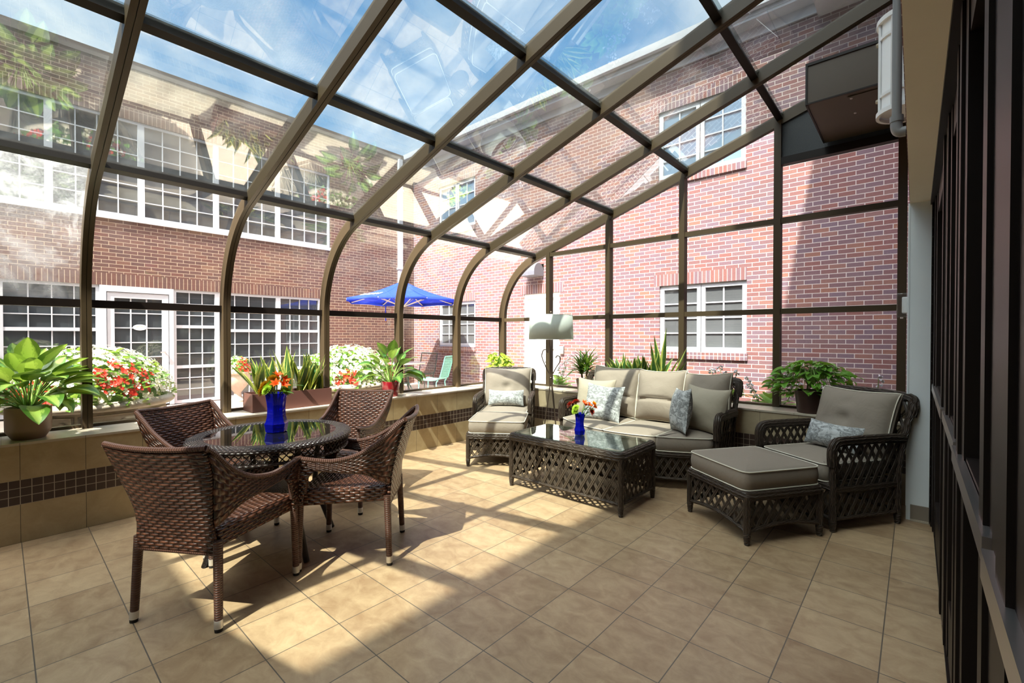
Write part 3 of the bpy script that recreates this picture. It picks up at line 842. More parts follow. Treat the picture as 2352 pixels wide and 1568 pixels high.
# ================================================================== CANE LOUNGE SUITE
def scallop(rw, rh, n=32, k=9, d=.10, p=2.6):
    o = []
    for i in range(n):
        a = 2*PI*i/n; c, s_ = math.cos(a), math.sin(a)
        x = math.copysign(abs(c)**(2/p), c)*rw; y = math.copysign(abs(s_)**(2/p), s_)*rh
        q = 1+d*math.cos(k*a); o.append((x*q, y*q))
    return o
def lattice(m, f, W, H, pitch=.070, ang=60, wdt=.0105, gap=.0132, th=.0035, seg=7):
    """crossing pairs of flat cane strips on a surface f(s,t)->(point, normal)"""
    tn = math.tan(R(ang)); run = H/tn
    for d in (1, -1):
        n0 = int(-run/pitch)-2; n1 = int((W+run)/pitch)+2
        for kx in range(n0, n1):
            for e_ in (-.5, .5):
                sb = kx*pitch + e_*gap/math.sin(R(ang))
                # s = sb + d*t/tn within [0,W]
                t0, t1 = 0.0, H
                if d > 0: t0 = max(t0, -sb*tn); t1 = min(t1, (W-sb)*tn)
                else: t0 = max(t0, (sb-W)*tn); t1 = min(t1, sb*tn)
                if t1-t0 < .012: continue
                vs = []; fs = []; us = []
                px, pt = math.sin(R(ang))*wdt/2, -d*math.cos(R(ang))*wdt/2
                for i in range(seg+1):
                    t_ = lerp(t0, t1, i/seg); s_ = sb+d*t_/tn
                    wv = d*.0032+.0018*math.sin(t_*60+kx)
                    for (ds, dn) in ((-1, -1), (1, -1), (1, 1), (-1, 1)):
                        P, N = f(min(max(s_+ds*px, 0), W), min(max(t_+ds*pt, 0), H))
                        vs.append(P+N*(wv+dn*th/2))
                for i in range(seg):
                    for j in range(4):
                        j2 = (j+1) % 4
                        fs.append((i*4+j, i*4+j2, i*4+4+j2, i*4+4+j))
                        l0, l1 = (t1-t0)*i/seg, (t1-t0)*(i+1)/seg
                        us.append([(l0, j*.01), (l0, j*.01+.01), (l1, j*.01+.01), (l1, j*.01)])
                m.add(vs, fs, us)
def flat_f(a, b, z0):
    a, b = Vector(a), Vector(b); d = (b-a).normalized(); N = Vector((d.y, -d.x, 0))
    return lambda s_, t_: (a+d*s_+Vector((0, 0, z0+t_)), N)
def panel(par, a, b, z0, z1, name='lattice_panel', **kw):
    m = MB(); W = (Vector(b)-Vector(a)).length
    lattice(m, flat_f((*a, 0), (*b, 0), z0), W, z1-z0, **kw)
    return m.build(name, M_STRIP, par)
RIM = scallop(.026, .026); POST = scallop(.021, .021, 28, 8, .10, 2.2); LOW = scallop(.013, .012, 20, 5, .14)
def foot(par, x, y, h=.078):
    m = MB(); m.lathe([(0, 0), (.014, 0), (.017, .006), (.0155, .016), (.019, .02), (.0185, .032), (.021, .036), (.0205, .05), (.023, .055), (.023, h), (0, h)], 14, (x, y, 0))
    return m.build('foot', M_RATTAN, par)
def post(par, x, y, z0, z1, nm='post'):
    m = MB(); m.sweep([(x, y, z0), (x, y, lerp(z0, z1, .5)), (x, y, z1)], POST, up=(0, 1, 0)); return m.build(nm, M_RATTAN, par)
def loop_rim(par, pts, z, prof_, nm, r=.05):
    P = [(p.x, p.y, z) for p in round_poly([(x, y, 0) for x, y in pts], r, 4)]
    m = MB(); m.sweep(P, prof_, closed=True); return m.build(nm, M_RATTAN, par)

# ---- coffee table
cx0, cx1, cy0, cy1 = 1.615, 2.688, 3.020, 3.560
ct = thing('coffee_table', 'low rectangular cane lattice coffee table with clear glass top', 'table', ((cx0+cx1)/2, (cy0+cy1)/2, 0))
hx, hy = (cx1-cx0)/2, (cy1-cy0)/2
CR = [(-hx+.0, -hy+.0), (hx, -hy), (hx, hy), (-hx, hy)]
for (x, y) in CR: foot(ct, x, y); post(ct, x, y, .07, .43)
loop_rim(ct, CR, .438, scallop(.030, .033, 36, 10), 'top_rim', .03)
loop_rim(ct, CR, .088, LOW, 'bottom_rail', .02)
for i in range(4): panel(ct, CR[i], CR[(i+1) % 4], .095, .415)
post(ct, 0, -hy+.02, .08, .41, 'centre_strut')
m = MB(); o_ = [(p.x, p.y) for p in round_poly([(x*1.0+.012*(1 if x < 0 else -1), y+.012*(1 if y < 0 else -1), 0) for x, y in CR], .03, 4)]
m.prism(o_, .471, .479); m.build('glass_top', M_TABLEGL, ct, 30)
m = MB(); m.prism([(p[0]*.985, p[1]*.97) for p in o_], .440, .450); m.build('deck', simple('dark slat deck', (.03, .022, .018), .6), ct)

def cushion(par, outline, z0, h, name, crown=.02, mat=None, M=None, pipe=True, tuft=None):
    n = 0; big = []
    O = [Vector(p) for p in outline]
    for i in range(len(O)):
        a, b = O[i], O[(i+1) % len(O)]; q = max(1, int((b-a).length/.05))
        for j in range(q): big.append(tuple(a.lerp(b, j/q)))
    m = MB(); e_ = .018
    ringmesh(m, big, [(.040, z0), (.012, z0+.006), (.001, z0+e_), (-.006, z0+h*.5), (.001, z0+h-e_), (.012, z0+h-.004), (.045, z0+h+.002)], M=M, crown=crown, n_in=7)
    if tuft is not None:
        T, dep = tuft
        for v in m.v:
            pass
    o = m.build(name, mat or M_CUSH, par, 70)
    if pipe:
        P = [Vector((p[0], p[1], 0)) for p in big]; nn = len(P); ct_ = sum(P, Vector())/nn
        for zz in (z0+h-.008, z0+.010):
            q = [(p.x, p.y, zz) for p in [pp+(pp-ct_).normalized()*.001 for pp in P]]
            if M is not None: q = [M @ Vector(w) for w in q]
            m = MB(); m.tube(q, .0042, 6, closed=True); m.build('piping', M_PIPE, o)
    return o
def slab(par, w, h, t, M, name, mat, p=5.0, puff=.25, tufts=(), crease=None, pipe=True, n=30, group=None, seed=0, pe=.5, corner=.0):
    """upholstered back cushion / pillow in local x (width), z (height), y (thickness, -y front)"""
    def pr(a): return max(0.0, 1-abs(a)**p)**pe
    m = MB()
    def surf(side):
        def f(a, b):
            u, v = 2*a-1, 2*b-1
            th = t/2*pr(u)*pr(v)*(1+puff*(1-u*u)*(1-v*v))
            if side < 0:
                for (tu, tv, dep, rad) in tufts:
                    dd = ((u-tu)*w/2)**2+((v-tv)*h/2)**2
                    th -= dep*math.exp(-dd/rad**2)
                if crease is not None:
                    cv, dep = crease; th -= dep*math.exp(-((v-cv+.08*u*u)*h/2)**2/.016**2)*(1-u**4)
                th += .006*mn.noise(Vector((u*2.2+seed, v*2.2, seed*1.7)))*pr(u)*pr(v)
            # pillow outline pulled in along the edges, corners stand out
            ww = 1-corner*(1-v*v)*abs(u); hh = 1-corner*(1-u*u)*abs(v)
            sag = -.012*(1-u*u)*(1 if v > 0 else 0)*v
            return (u*w/2*ww, side*max(th, .0005), h/2+v*h/2*hh+sag)
        return f
    m.grid(surf(-1), n, n, w, h, M=M)
    f2 = surf(1); m.grid(lambda a, b: f2(1-a, b), n, n, w, h, M=M)
    o = m.build(name, mat, par, 80)
    if pipe:
        f1 = surf(-1); e_ = .985; q = []
        for i in range(20): q.append(f1(lerp(.015, e_, i/20), .992))
        for i in range(20): q.append(f1(.992, lerp(e_, .015, i/20)))
        for i in range(20): q.append(f1(lerp(e_, .015, i/20), .008))
        for i in range(20): q.append(f1(.008, lerp(.015, e_, i/20)))
        q = [M @ (Vector(x)+Vector((0, -.002, 0))) for x in q]
        m = MB(); m.tube(q, .0042, 6, closed=True); m.build('piping', M_PIPE, o)
    return o
def rrect(w, d, r=.05, cx=0, cy=0): return [(p.x, p.y) for p in round_poly([(cx-w/2, cy-d/2, 0), (cx+w/2, cy-d/2, 0), (cx+w/2, cy+d/2, 0), (cx-w/2, cy+d/2, 0)], r, 4)]

# ---- lounge chair (faces +y before turning) and its ottoman
def make_lounge(label, group):
    t = thing('lounge_chair', label, 'chair', group=group)
    W, D = .68, .62; hx = W/2-.02; yf, yr = D/2-.02, -D/2+.02
    AZ = .605; BZ = .875; rk = .14
    for (x, y) in ((-hx, yf), (hx, yf), (hx, yr), (-hx, yr)): foot(t, x, y)
    for s_ in (-1, 1):
        x = s_*hx
        post(t, x, yf, .07, AZ-.02)
        # rear post rakes back above the seat
        m = MB(); m.sweep(curve_pts([(x, yr, .07), (x, yr, .34), (x, yr-.04, .55), (x, yr-rk, BZ-.02)], 6), POST, up=(1, 0, 0)); m.build('post', M_RATTAN, t)
        ap = curve_pts([(x, yf+.005, AZ-.16), (x, yf+.006, AZ-.05), (x, yf-.035, AZ), (x, yf-.20, AZ+.006), (x, yr+.10, AZ+.005), (x, yr-.055, AZ-.005)], 7)
        m = MB(); m.sweep(ap, scallop(.031, .024, 34, 10), up=(1, 0, 0)); m.build('armrest', M_RATTAN, t)
        a, b = ((x, yr), (x, yf)) if s_ > 0 else ((x, yf), (x, yr))
        panel(t, a, b, .30, AZ-.015, pitch=.068); panel(t, a, b, .095, .265, pitch=.068)
        m = MB(); m.sweep([(x, yr, .282), (x, 0, .282), (x, yf, .282)], scallop(.012, .021, 24, 7, .14)); m.build('side_rail', M_RATTAN, t)
    panel(t, (-hx, yf), (hx, yf), .095, .29, pitch=.068)
    loop_rim(t, [(-hx, yr), (hx, yr), (hx, yf), (-hx, yf)], .088, LOW, 'bottom_rail', .02)
    m = MB(); m.sweep([(-hx, yf, .30), (0, yf+.008, .30), (hx, yf, .30)], scallop(.022, .024)); m.build('seat_rail', M_RATTAN, t)
    m = MB(); m.box((-hx, yr, .29), (hx, yf-.01, .318)); m.build('seat_deck', simple('dark webbing', (.03, .024, .02), .8), t)
    tp = curve_pts([(-hx, yr-rk+.02, BZ-.12), (-hx, yr-rk-.005, BZ-.03), (-hx+.045, yr-rk-.01, BZ+.012), (0, yr-rk-.012, BZ+.022), (hx-.045, yr-rk-.01, BZ+.012), (hx, yr-rk-.005, BZ-.03), (hx, yr-rk+.02, BZ-.12)], 7)
    m = MB(); m.sweep(tp, scallop(.030, .024, 34, 10), up=(0, 1, 0)); m.build('back_rim', M_RATTAN, t)
    def bf(s_, t_):
        z = .33+t_; y = yr-.012-(max(0, z-.34)/(BZ-.34))**1.3*rk
        return Vector((hx-s_, y, z)), Vector((0, -1, .25)).normalized()
    m = MB(); lattice(m, bf, 2*hx, BZ-.335, pitch=.068); m.build('back_panel', M_STRIP, t)
    cushion(t, rrect(W-.13, D-.06, .05, 0, .03), .318, .135, 'seat_cushion', .018)
    Mx = Matrix.Translation((0, yr+.075, .44)) @ Matrix.Rotation(PI, 4, 'Z') @ Matrix.Rotation(R(-17), 4, 'X')
    slab(t, W-.07, .50, .19, Mx, 'back_cushion', M_CUSH, p=5, puff=.30, corner=.04, tufts=((0, -.05, .035, .05), (0, .5, .014, .05), (-.5, -.1, .012, .06), (.5, -.1, .012, .06)), seed=3)
    return t
def make_ottoman(label, group):
    t = thing('ottoman', label, 'ottoman', group=group)
    w, d = .575, .575; hx, hy = w/2, d/2
    C = [(-hx, -hy), (hx, -hy), (hx, hy), (-hx, hy)]
    for (x, y) in C: foot(t, x, y); post(t, x, y, .07, .31)
    loop_rim(t, C, .312, scallop(.028, .030, 36, 10), 'top_rim', .04)
    # bottom rail arches up between the feet
    for i in range(4):
        a, b = Vector((*C[i], 0)), Vector((*C[(i+1) % 4], 0))
        m = MB(); m.sweep([a.lerp(b, q/10)+Vector((0, 0, .086+.035*math.sin(PI*q/10))) for q in range(11)], LOW); m.build('bottom_rail', M_RATTAN, t)
        W = (b-a).length; dd = (b-a).normalized(); N = Vector((dd.y, -dd.x, 0))
        def f(s_, t_, a=a, dd=dd, N=N, W=W):
            lo = .09+.035*math.sin(PI*s_/W); return a+dd*s_+Vector((0, 0, lo+(.292-lo)*t_/.20)), N
        m = MB(); lattice(m, f, W, .20, pitch=.068); m.build('lattice_panel', M_STRIP, t)
    m = MB(); m.box((-hx+.02, -hy+.02, .318), (hx-.02, hy-.02, .334)); m.build('deck', simple('dark webbing', (.03, .024, .02), .8), t)
    cushion(t, rrect(w+.0, d+.03, .06), .334, .135, 'seat_cushion', .02)
    return t
LG, OG = 'cane lounge chairs with ottomans', 'cane ottomans in front of the lounge chairs'
lc = make_lounge('cane lounge chair beside the white pillar, grey cushions in shade', LG)
lc.location = (3.785, 4.165, 0); lc.rotation_euler = (0, 0, R(236-90))
ot = make_ottoman('square cane ottoman in shade in front of the lounge chair by the white pillar', OG)
ot.location = (3.430, 3.543, 0); ot.rotation_euler = (0, 0, R(236-90))
l2 = dup(lc, (.560, 4.090, 0), R(-54.6-90), 'cane lounge chair in the sunny corner under the bright green plant', LG)
dup(ot, (.950, 3.575, 0), R(-54.6-90), 'square cane ottoman in sun between corner lounge chair and coffee table', OG)

# ---- bow-fronted sofa
sf = thing('sofa', 'three-seat cane sofa with bowed front and taupe cushions along the gable wall', 'sofa', (2.22, 4.25, 0))
SX0, SX1 = -.80, .82
def bow(x): return -.155 - .335*math.cos(PI/2*min(1, abs(x-.01)/.83))**.9
def bowp(x0, x1, n=24): return [(lerp(x0, x1, i/n), bow(lerp(x0, x1, i/n))) for i in range(n+1)]
yb_ = .30
fp = bowp(SX0, SX1, 30)
acc = [0.0]
for a, b in zip(fp, fp[1:]): acc.append(acc[-1]+math.hypot(a[0]-b[0], a[1]-b[1]))
def ff(s_, t_):
    for i in range(len(acc)-1):
        if s_ <= acc[i+1] or i == len(acc)-2:
            q = (s_-acc[i])/(acc[i+1]-acc[i]); a, b = Vector((*fp[i], 0)), Vector((*fp[i+1], 0)); d = (b-a).normalized()
            return a.lerp(b, q)+Vector((0, 0, .095+t_)), Vector((d.y, -d.x, 0))
m = MB(); lattice(m, ff, acc[-1], .19, pitch=.068); m.build('lattice_panel', M_STRIP, sf)
m = MB(); m.sweep([(x, y, .30) for x, y in fp], scallop(.024, .026)); m.build('seat_rail', M_RATTAN, sf)
m = MB(); m.sweep([(x, y, .088) for x, y in fp], LOW); m.build('bottom_rail', M_RATTAN, sf)
for x, y in ((SX0, fp[0][1]), (SX1, fp[-1][1]), (-.30, bow(-.30)), (.32, bow(.32)), (SX0, yb_), (SX1, yb_)): foot(sf, x, y)
for s_, x in ((-1, SX0), (1, SX1)):
    yf = bow(x)-.01
    post(sf, x, yf, .07, .60)
    m = MB(); m.sweep(curve_pts([(x, yb_-.06, .07), (x, yb_-.06, .35), (x, yb_+.0, .62), (x*1.01, yb_+.10, .84)], 6), POST, up=(1, 0, 0)); m.build('post', M_RATTAN, sf)
    ap = curve_pts([(x, yf-.006, .44), (x, yf-.006, .57), (x, yf+.03, .622), (x, yf+.16, .625), (x, yb_-.05, .62), (x, yb_+.03, .61)], 7)
    m = MB(); m.sweep(ap, scallop(.038, .027, 36, 10), up=(1, 0, 0)); m.build('armrest', M_RATTAN, sf)
    a, b = ((x, yb_), (x, yf)) if s_ < 0 else ((x, yf), (x, yb_))
    panel(sf, a, b, .095, .605, pitch=.068)
    m = MB(); m.sweep([(x, yf, .088), (x, yb_, .088)], LOW); m.build('bottom_rail', M_RATTAN, sf)
m = MB(); m.prism([(x, y+.012) for x, y in fp] + [(SX1, yb_), (SX0, yb_)], .292, .318); m.build('seat_deck', simple('dark webbing', (.03, .024, .02), .8), sf)
m = MB(); m.sweep(curve_pts([(SX0, yb_+.08, .76), (SX0+.0, yb_+.10, .85), (SX0+.06, yb_+.115, .895), (-.3, yb_+.12, .905), (.3, yb_+.12, .905), (SX1-.05, yb_+.115, .90), (SX1+.01, yb_+.10, .86), (SX1+.005, yb_+.07, .76)], 8), scallop(.034, .026, 36, 10), up=(0, 1, 0)); m.build('back_rim', M_RATTAN, sf)
def sbf(s_, t_):
    z = .33+t_; return Vector((SX1-s_, yb_-.02+.13*(max(0, z-.33)/.57)**1.2, z)), Vector((0, 1, -.2)).normalized()
m = MB(); lattice(m, sbf, SX1-SX0, .56, pitch=.068); m.build('back_panel', M_STRIP, sf)
for a0, a1 in ((SX0+.035, -.115), (-.110, .375), (.380, SX1-.035)):
    P = [(lerp(a0, a1, i/8), bow(lerp(a0, a1, i/8))-.022) for i in range(9)]
    out = [(p.x, p.y) for p in round_poly([(x, y, 0) for x, y in P]+[(a1, yb_-.05, 0), (a0, yb_-.05, 0)], .03, 3)]
    cushion(sf, out, .318, .140, 'seat_cushion', .018)
for cxb, wb, rzb, sd, dz, rl in ((-.385, .56, R(3), 1.0, .012, R(2)), (.140, .515, 0, 5.0, .002, R(-1)), (.600, .47, R(-7), 9.0, -.004, R(-3))):
    Mx = Matrix.Translation((cxb, yb_-.130, .455+dz)) @ Matrix.Rotation(rzb, 4, 'Z') @ Matrix.Rotation(R(-13), 4, 'X') @ Matrix.Rotation(rl, 4, 'Y')
    slab(sf, wb, .545, .20, Mx, 'back_cushion', M_CUSH, p=4.0, puff=.42, crease=(-.16, .04), seed=sd, tufts=((0, .55, .014, .05), (.4, -.05, .012, .06)), corner=.06)
# ---- loose pillows
PG = 'loose pillows on the sofa'
def pillow(name, label, cat, w, h, t, loc, rz, tilt, roll, mat, group, par=None, pipe=False, corner=.07, seed=0):
    M0 = Matrix.Translation(loc) @ Matrix.Rotation(rz, 4, 'Z') @ Matrix.Rotation(tilt, 4, 'X') @ Matrix.Rotation(roll, 4, 'Y')
    m_ = slab(None, w, h, t, Matrix(), name, mat, p=2.6, pe=.62, puff=.12, pipe=pipe, corner=corner, seed=seed)
    m_.matrix_world = M0
    return tag(m_, label, cat, group)
pillow('throw_pillow', 'plain beige throw pillow at the lamp end of the sofa, partly behind a print pillow', 'pillow', .44, .42, .15, (1.70, 4.24, .462), R(8), R(-14), R(1), M_CUSHB, PG, seed=2)
pillow('throw_pillow', 'white and grey print throw pillow leaning on the plain pillow at the lamp end', 'pillow', .40, .38, .13, (1.885, 4.08, .468), R(12), R(-20), R(4), M_PRINT, PG, seed=4)
pillow('throw_pillow', 'white and grey print throw pillow stood on edge toward the shaded end of the sofa', 'pillow', .38, .40, .14, (2.70, 4.06, .466), R(-50), R(-9), R(-5), M_PRINT, PG, seed=6)
pillow('throw_pillow', 'plain beige throw pillow against the shaded arm of the sofa', 'pillow', .43, .42, .16, (2.845, 4.20, .466), R(-14), R(-15), R(3), M_CUSHB, PG, seed=8)
LP = 'lumbar pillows on the lounge chairs'
def on_chair(root_, x, y, z):
    return Matrix.Translation(root_.location) @ Matrix.Rotation(root_.rotation_euler.z, 4, 'Z') @ Vector((x, y, z))
for root_, lab, sd in ((lc, 'oblong white and grey print pillow on the lounge chair by the pillar', 1), (l2, 'oblong white and grey print pillow on the corner lounge chair', 7)):
    pillow('lumbar_pillow', lab, 'pillow', .44, .20, .13, on_chair(root_, 0, -.045, .478), root_.rotation_euler.z+PI, R(-22), 0, M_PRINT, LP, corner=.03, seed=sd)

# ---- floor lamp
fl_ = thing('floor_lamp', 'floor lamp of three scrolled brown rods with pale drum shade', 'lamp', (1.075, 4.33, 0))
M_ROD = simple('brown bronze rod', (.12, .085, .06), .35, .5, .6)
def rod(pts, r=.0065, nm='rod'):
    m = MB(); m.tube(curve_pts(pts, 8), r, 8, up=(.1, 1, 0)); return m.build(nm, M_ROD, fl_)
rod([(.13, -.02, .006), (.09, -.02, .25), (.035, 0, .62), (-.005, .0, .83), (-.075, 0, .96), (-.135, 0, 1.08), (-.115, 0, 1.16), (-.06, 0, 1.165), (-.045, 0, 1.13)])
rod([(-.13, -.02, .006), (-.085, -.02, .25), (-.035, 0, .62), (.005, 0, .83), (.06, .0, .94), (.125, 0, 1.03), (.13, 0, 1.085), (.09, 0, 1.10), (.07, 0, 1.075)])
rod([(0, .13, .006), (0, .09, .3), (.01, .01, .70), (.0, 0, .86), (0, 0, 1.1), (0, 0, 1.60)], .008)
m = MB(); m.lathe([(0, 1.60), (.008, 1.60), (.014, 1.612), (.008, 1.625), (0, 1.628)], 12); m.build('finial', M_ROD, fl_)
m = MB(); m.tube([(.012*math.cos(a), .012*math.sin(a), .84) for a in [2*PI*i/12 for i in range(12)]], .006, 6, closed=True); m.build('collar', M_ROD, fl_)
m = MB(); m.lathe([(.0, .0), (.14, 0.0), (.14, .006), (.02, .012), (0, .012)], 32); m.build('base', M_ROD, fl_)
k = NM('pale drum shade'); n_ = k.noise(k.map(k.obj(), scl=(200, 200, 15)), 1.0, 2)
c = k.mix(n_, (.62, .66, .62), (.72, .75, .70))
d1 = k.n('ShaderNodeBsdfDiffuse', {'Color': c}); d2 = k.n('ShaderNodeBsdfTranslucent', {'Color': c}); mm_ = k.n('ShaderNodeMixShader', {'Fac': .4}); k.set(mm_, 1, d1.outputs[0]); k.set(mm_, 2, d2.outputs[0])
M_SHADE = k.done(mm_.outputs[0])
m = MB(); m.lathe([(.262, 1.292), (.252, 1.578)], 64); o = m.build('lamp_shade', M_SHADE, fl_); solid(o, .003)
m = MB()
for z, r in ((1.293, .262), (1.577, .252)): m.tube([(r*math.cos(2*PI*i/48), r*math.sin(2*PI*i/48), z) for i in range(48)], .003, 6, closed=True)
for i in range(3):
    a = 2*PI*i/3; m.tube([(0, 0, 1.575), (.25*math.cos(a), .25*math.sin(a), 1.575)], .002, 5)
m.build('shade_ring', M_WHITE, o)

# ================================================================== FIXTURES BY THE WALL
hv = thing('duct_box', 'dark bronze metal duct box hung in the upper corner of the gable', 'duct', (3.965, 4.53, 3.08))
M_DUCT = simple('dark bronze sheet', (.075, .055, .038), .5, .4, .1, nz=.08, nscale=6)
m = MB(); m.box((-.295, -.46, 0), (.288, .455, .30)); o = m.build('body', M_DUCT, hv); bev(o, .004, 1)
m = MB(); m.box((-.303, -.468, .285), (.288, -.455, .306)); m.box((-.303, -.468, -.004), (-.290, -.455, .285)); m.box((-.290, -.468, -.004), (.288, -.455, .006)); m.box((-.303, -.455, -.006), (-.292, .44, .003)); m.build('edge_flange', M_BRONZE2, hv)
m = MB(); m.box((-.05, -.40, -.006), (.28, -.05, -.001)); m.build('access_panel', M_DUCT, hv)
for x, y in ((-.03, -.37), (-.03, -.08)):
    m = MB(); m.lathe([(0, -.012), (.008, -.012), (.010, -.006), (0, -.005)], 8, (x, y, 0)); m.build('screw', M_STEEL, hv)

sc_ = thing('wall_sconce', 'white half-round wall lantern with ribbed frame high on the brick', 'lamp', (4.258, 3.30, 2.56))
M_OPAL = simple('white opal shade', (.86, .87, .88), .35, .4)
def half(r, n=16): return [(-r*math.cos(-PI/2+PI*i/n), r*math.sin(-PI/2+PI*i/n)) for i in range(n+1)]
m = MB(); m.prism(half(.120), .01, .50); m.build('shade', M_OPAL, sc_)
for z0, z1, r in ((-.012, .012, .136), (.085, .100, .128), (.400, .415, .128), (.490, .515, .136)):
    m = MB(); P = half(r); Q = half(r-.014); m.prism(P+Q[::-1], z0, z1); m.build('ring', M_WHITE, sc_)
for a in (-60, -20, 20, 60):
    x, y = -.126*math.cos(R(a)), .126*math.sin(R(a)); m = MB(); m.cbox((x, y, .25), (.012, .012, .48)); m.build('bar', M_WHITE, sc_)
for z in (.09, .405):
    m = MB(); m.lathe([(0, -.02), (.010, -.018), (.013, -.006), (.010, .006), (0, .008)], 10, M=Matrix.Translation((-.130, 0, z)) @ Matrix.Rotation(-PI/2, 4, 'Y')); m.build('knob', M_CUSHB, sc_)

pp = thing('conduit_pipe', 'grey conduit with elbow fitting running up the brick beside the lantern', 'pipe', (4.222, 2.95, 2.34))
M_GREYP = simple('grey painted steel', (.22, .22, .22), .45, .5)
m = MB(); m.tube([(0, 0, .05), (0, 0, 4.0)], .0195, 14, up=(0, 1, 0)); m.build('pipe', M_GREYP, pp)
m = MB(); m.tube([(0, 0, .075), (0, 0, .045)], .027, 14, up=(0, 1, 0)); m.tube(curve_pts([(0, 0, .05), (0, 0, .02), (.010, 0, -.004), (.036, 0, -.008)], 6), .024, 14, up=(0, 1, 0)); m.build('elbow', M_GREYP, pp)

th = thing('thermostat_guard', 'clear plastic guard box over a thermostat on the gable end post', 'thermostat', (4.226, 4.50, 1.472))
M_ACR = glass_mat('clear acrylic', tint=(.93, .94, .94), f0=.06, haze=.08)
m = MB(); m.box((-.034, -.05, 0), (.030, .08, .178)); o = m.build('cover', M_ACR, th); bev(o, .006)
m = MB(); m.box((-.004, -.03, .03), (.030, .06, .15)); o = m.build('thermostat', M_WHITE, th); bev(o, .006)
m = MB(); m.lathe([(0, -.010), (.009, -.010), (.009, .0), (0, .0)], 10, (-.005, .01, 0)); m.build('lock', M_STEEL, th)

# ================================================================== PLANTS
def leaf_mat(name, mid, edge, tip=None, centre=True, wid=.22, rough=.35, trans=.30, bands=False, var=.25):
    k = NM(name); sep = k.n('ShaderNodeSeparateXYZ', {0: k.uv()})
    u = k.math('ABSOLUTE', k.math('SUBTRACT', sep.outputs['X'], .5))
    n_ = k.noise(k.n('ShaderNodeCombineXYZ', {0: k.math('MULTIPLY', sep.outputs['X'], 5.0), 1: k.math('MULTIPLY', sep.outputs['Y'], 3.0)}).outputs[0], 2.2, 4, .65)
    f = k.math('ADD', u, k.math('MULTIPLY', k.math('SUBTRACT', n_, .5), var))
    r = k.n('ShaderNodeMapRange', {'Value': f, 'From Min': wid-.05, 'From Max': wid+.05})
    c = k.mix(r.outputs[0], mid, edge)
    if bands:
        b = k.noise(k.n('ShaderNodeCombineXYZ', {0: k.math('MULTIPLY', sep.outputs['X'], 2.0), 1: k.math('MULTIPLY', sep.outputs['Y'], 26.0)}).outputs[0], 1.6, 3)
        c2 = k.mix(k.ramp(b, [(.42, (0, 0, 0)), (.62, (1, 1, 1))]), c, tuple(x*.45 for x in mid)); c = k.mix(r.outputs[0], c2, c)
    c = k.mix(k.math('MULTIPLY', k.noise(k.obj(), 6.0, 2), .5), c, tuple(x*.55 for x in mid))
    p = k.pbsdf(c, rough, .45); t = k.n('ShaderNodeBsdfTranslucent', {'Color': k.mix(.5, c, (.55, .75, .08))})
    s_ = k.n('ShaderNodeMixShader', {'Fac': trans}); k.set(s_, 1, p); k.set(s_, 2, t.outputs[0])
    return k.done(s_.outputs[0])
M_AGL = leaf_mat('pale centred leaf', (.38, .54, .10), (.03, .15, .012), wid=.22, var=.5, trans=.22)
M_PEACE = leaf_mat('streaked green leaf', (.18, .34, .06), (.015, .09, .018), wid=.17, var=.5, trans=.2)
M_SNAKE = leaf_mat('banded sword leaf', (.05, .15, .04), (.66, .66, .16), wid=.30, var=.06, bands=True, trans=.15)
M_POTH = leaf_mat('heart leaf green', (.13, .34, .035), (.20, .44, .06), wid=.2, var=.5)
M_LIME = leaf_mat('lime heart leaf', (.50, .66, .05), (.58, .72, .10), wid=.2, var=.5, trans=.4)
M_DRAC = leaf_mat('dark strap leaf', (.03, .12, .025), (.16, .30, .08), wid=.38, var=.05)
M_HOST = leaf_mat('broad hosta leaf', (.22, .42, .07), (.36, .56, .14), wid=.3, var=.3)
M_BEG = leaf_mat('begonia leaf', (.07, .19, .02), (.13, .28, .035), wid=.3, var=.4)
M_STEM = simple('green stem', (.20, .34, .07), .5)
def wprof(shape, t):
    if shape == 'oval': return max(0, math.sin(PI*min(1, t**.82)))**.75*(1-.25*t)
    if shape == 'heart': return max(0.0, (1-t)**.75*(1.0 if t > .12 else (t/.12)**.4))*1.05
    if shape == 'sword': return (.55+.45*math.sin(PI*min(1, t*1.1)))*(1 if t < .6 else max(0.0, (1-(t-.6)/.4))**.7)
    return (.5+.5*min(1, t*5))*(1 if t < .4 else max(0.0, 1-(t-.4)/.6)**.8)
def leaf(m, base, az, L, W, e0, e1, shape='oval', fold=.25, roll=0.0, n=8, wave=0.0, lim=None, mi=0, twist=0.0):
    """a blade that starts at elevation e0 and bends to e1"""
    P = Vector(base); h = Vector((math.cos(az), math.sin(az), 0)); sd0 = Vector((-math.sin(az), math.cos(az), 0))
    vs = []; fs = []; us = []
    for i in range(n+1):
        t = i/n; e = lerp(e0, e1, t)
        d = h*math.cos(e)+Vector((0, 0, math.sin(e)))
        up = -h*math.sin(e)+Vector((0, 0, math.cos(e)))
        a = roll+twist*t; sd = sd0*math.cos(a)+up*math.sin(a); nu = up*math.cos(a)-sd0*math.sin(a)
        w = W*.5*wprof(shape, t)+.0004
        wv = wave*math.sin(t*9+az*3)
        q = [P+sd*w+nu*(w*fold+wv*w), P+sd*w*.5+nu*(w*fold*.35), P-nu*.0, P-sd*w*.5+nu*(w*fold*.35), P-sd*w+nu*(w*fold-wv*w)]
        if lim: q = [lim(x) for x in q]
        vs += q
        if i < n: P = P+d*(L/n)
    for i in range(n):
        for j in range(4):
            fs.append((i*5+j, (i+1)*5+j, (i+1)*5+j+1, i*5+j+1))
            us.append([(j/4, i/n), (j/4, (i+1)/n), ((j+1)/4, (i+1)/n), ((j+1)/4, i/n)])
    m.add(vs, fs, us, mi)
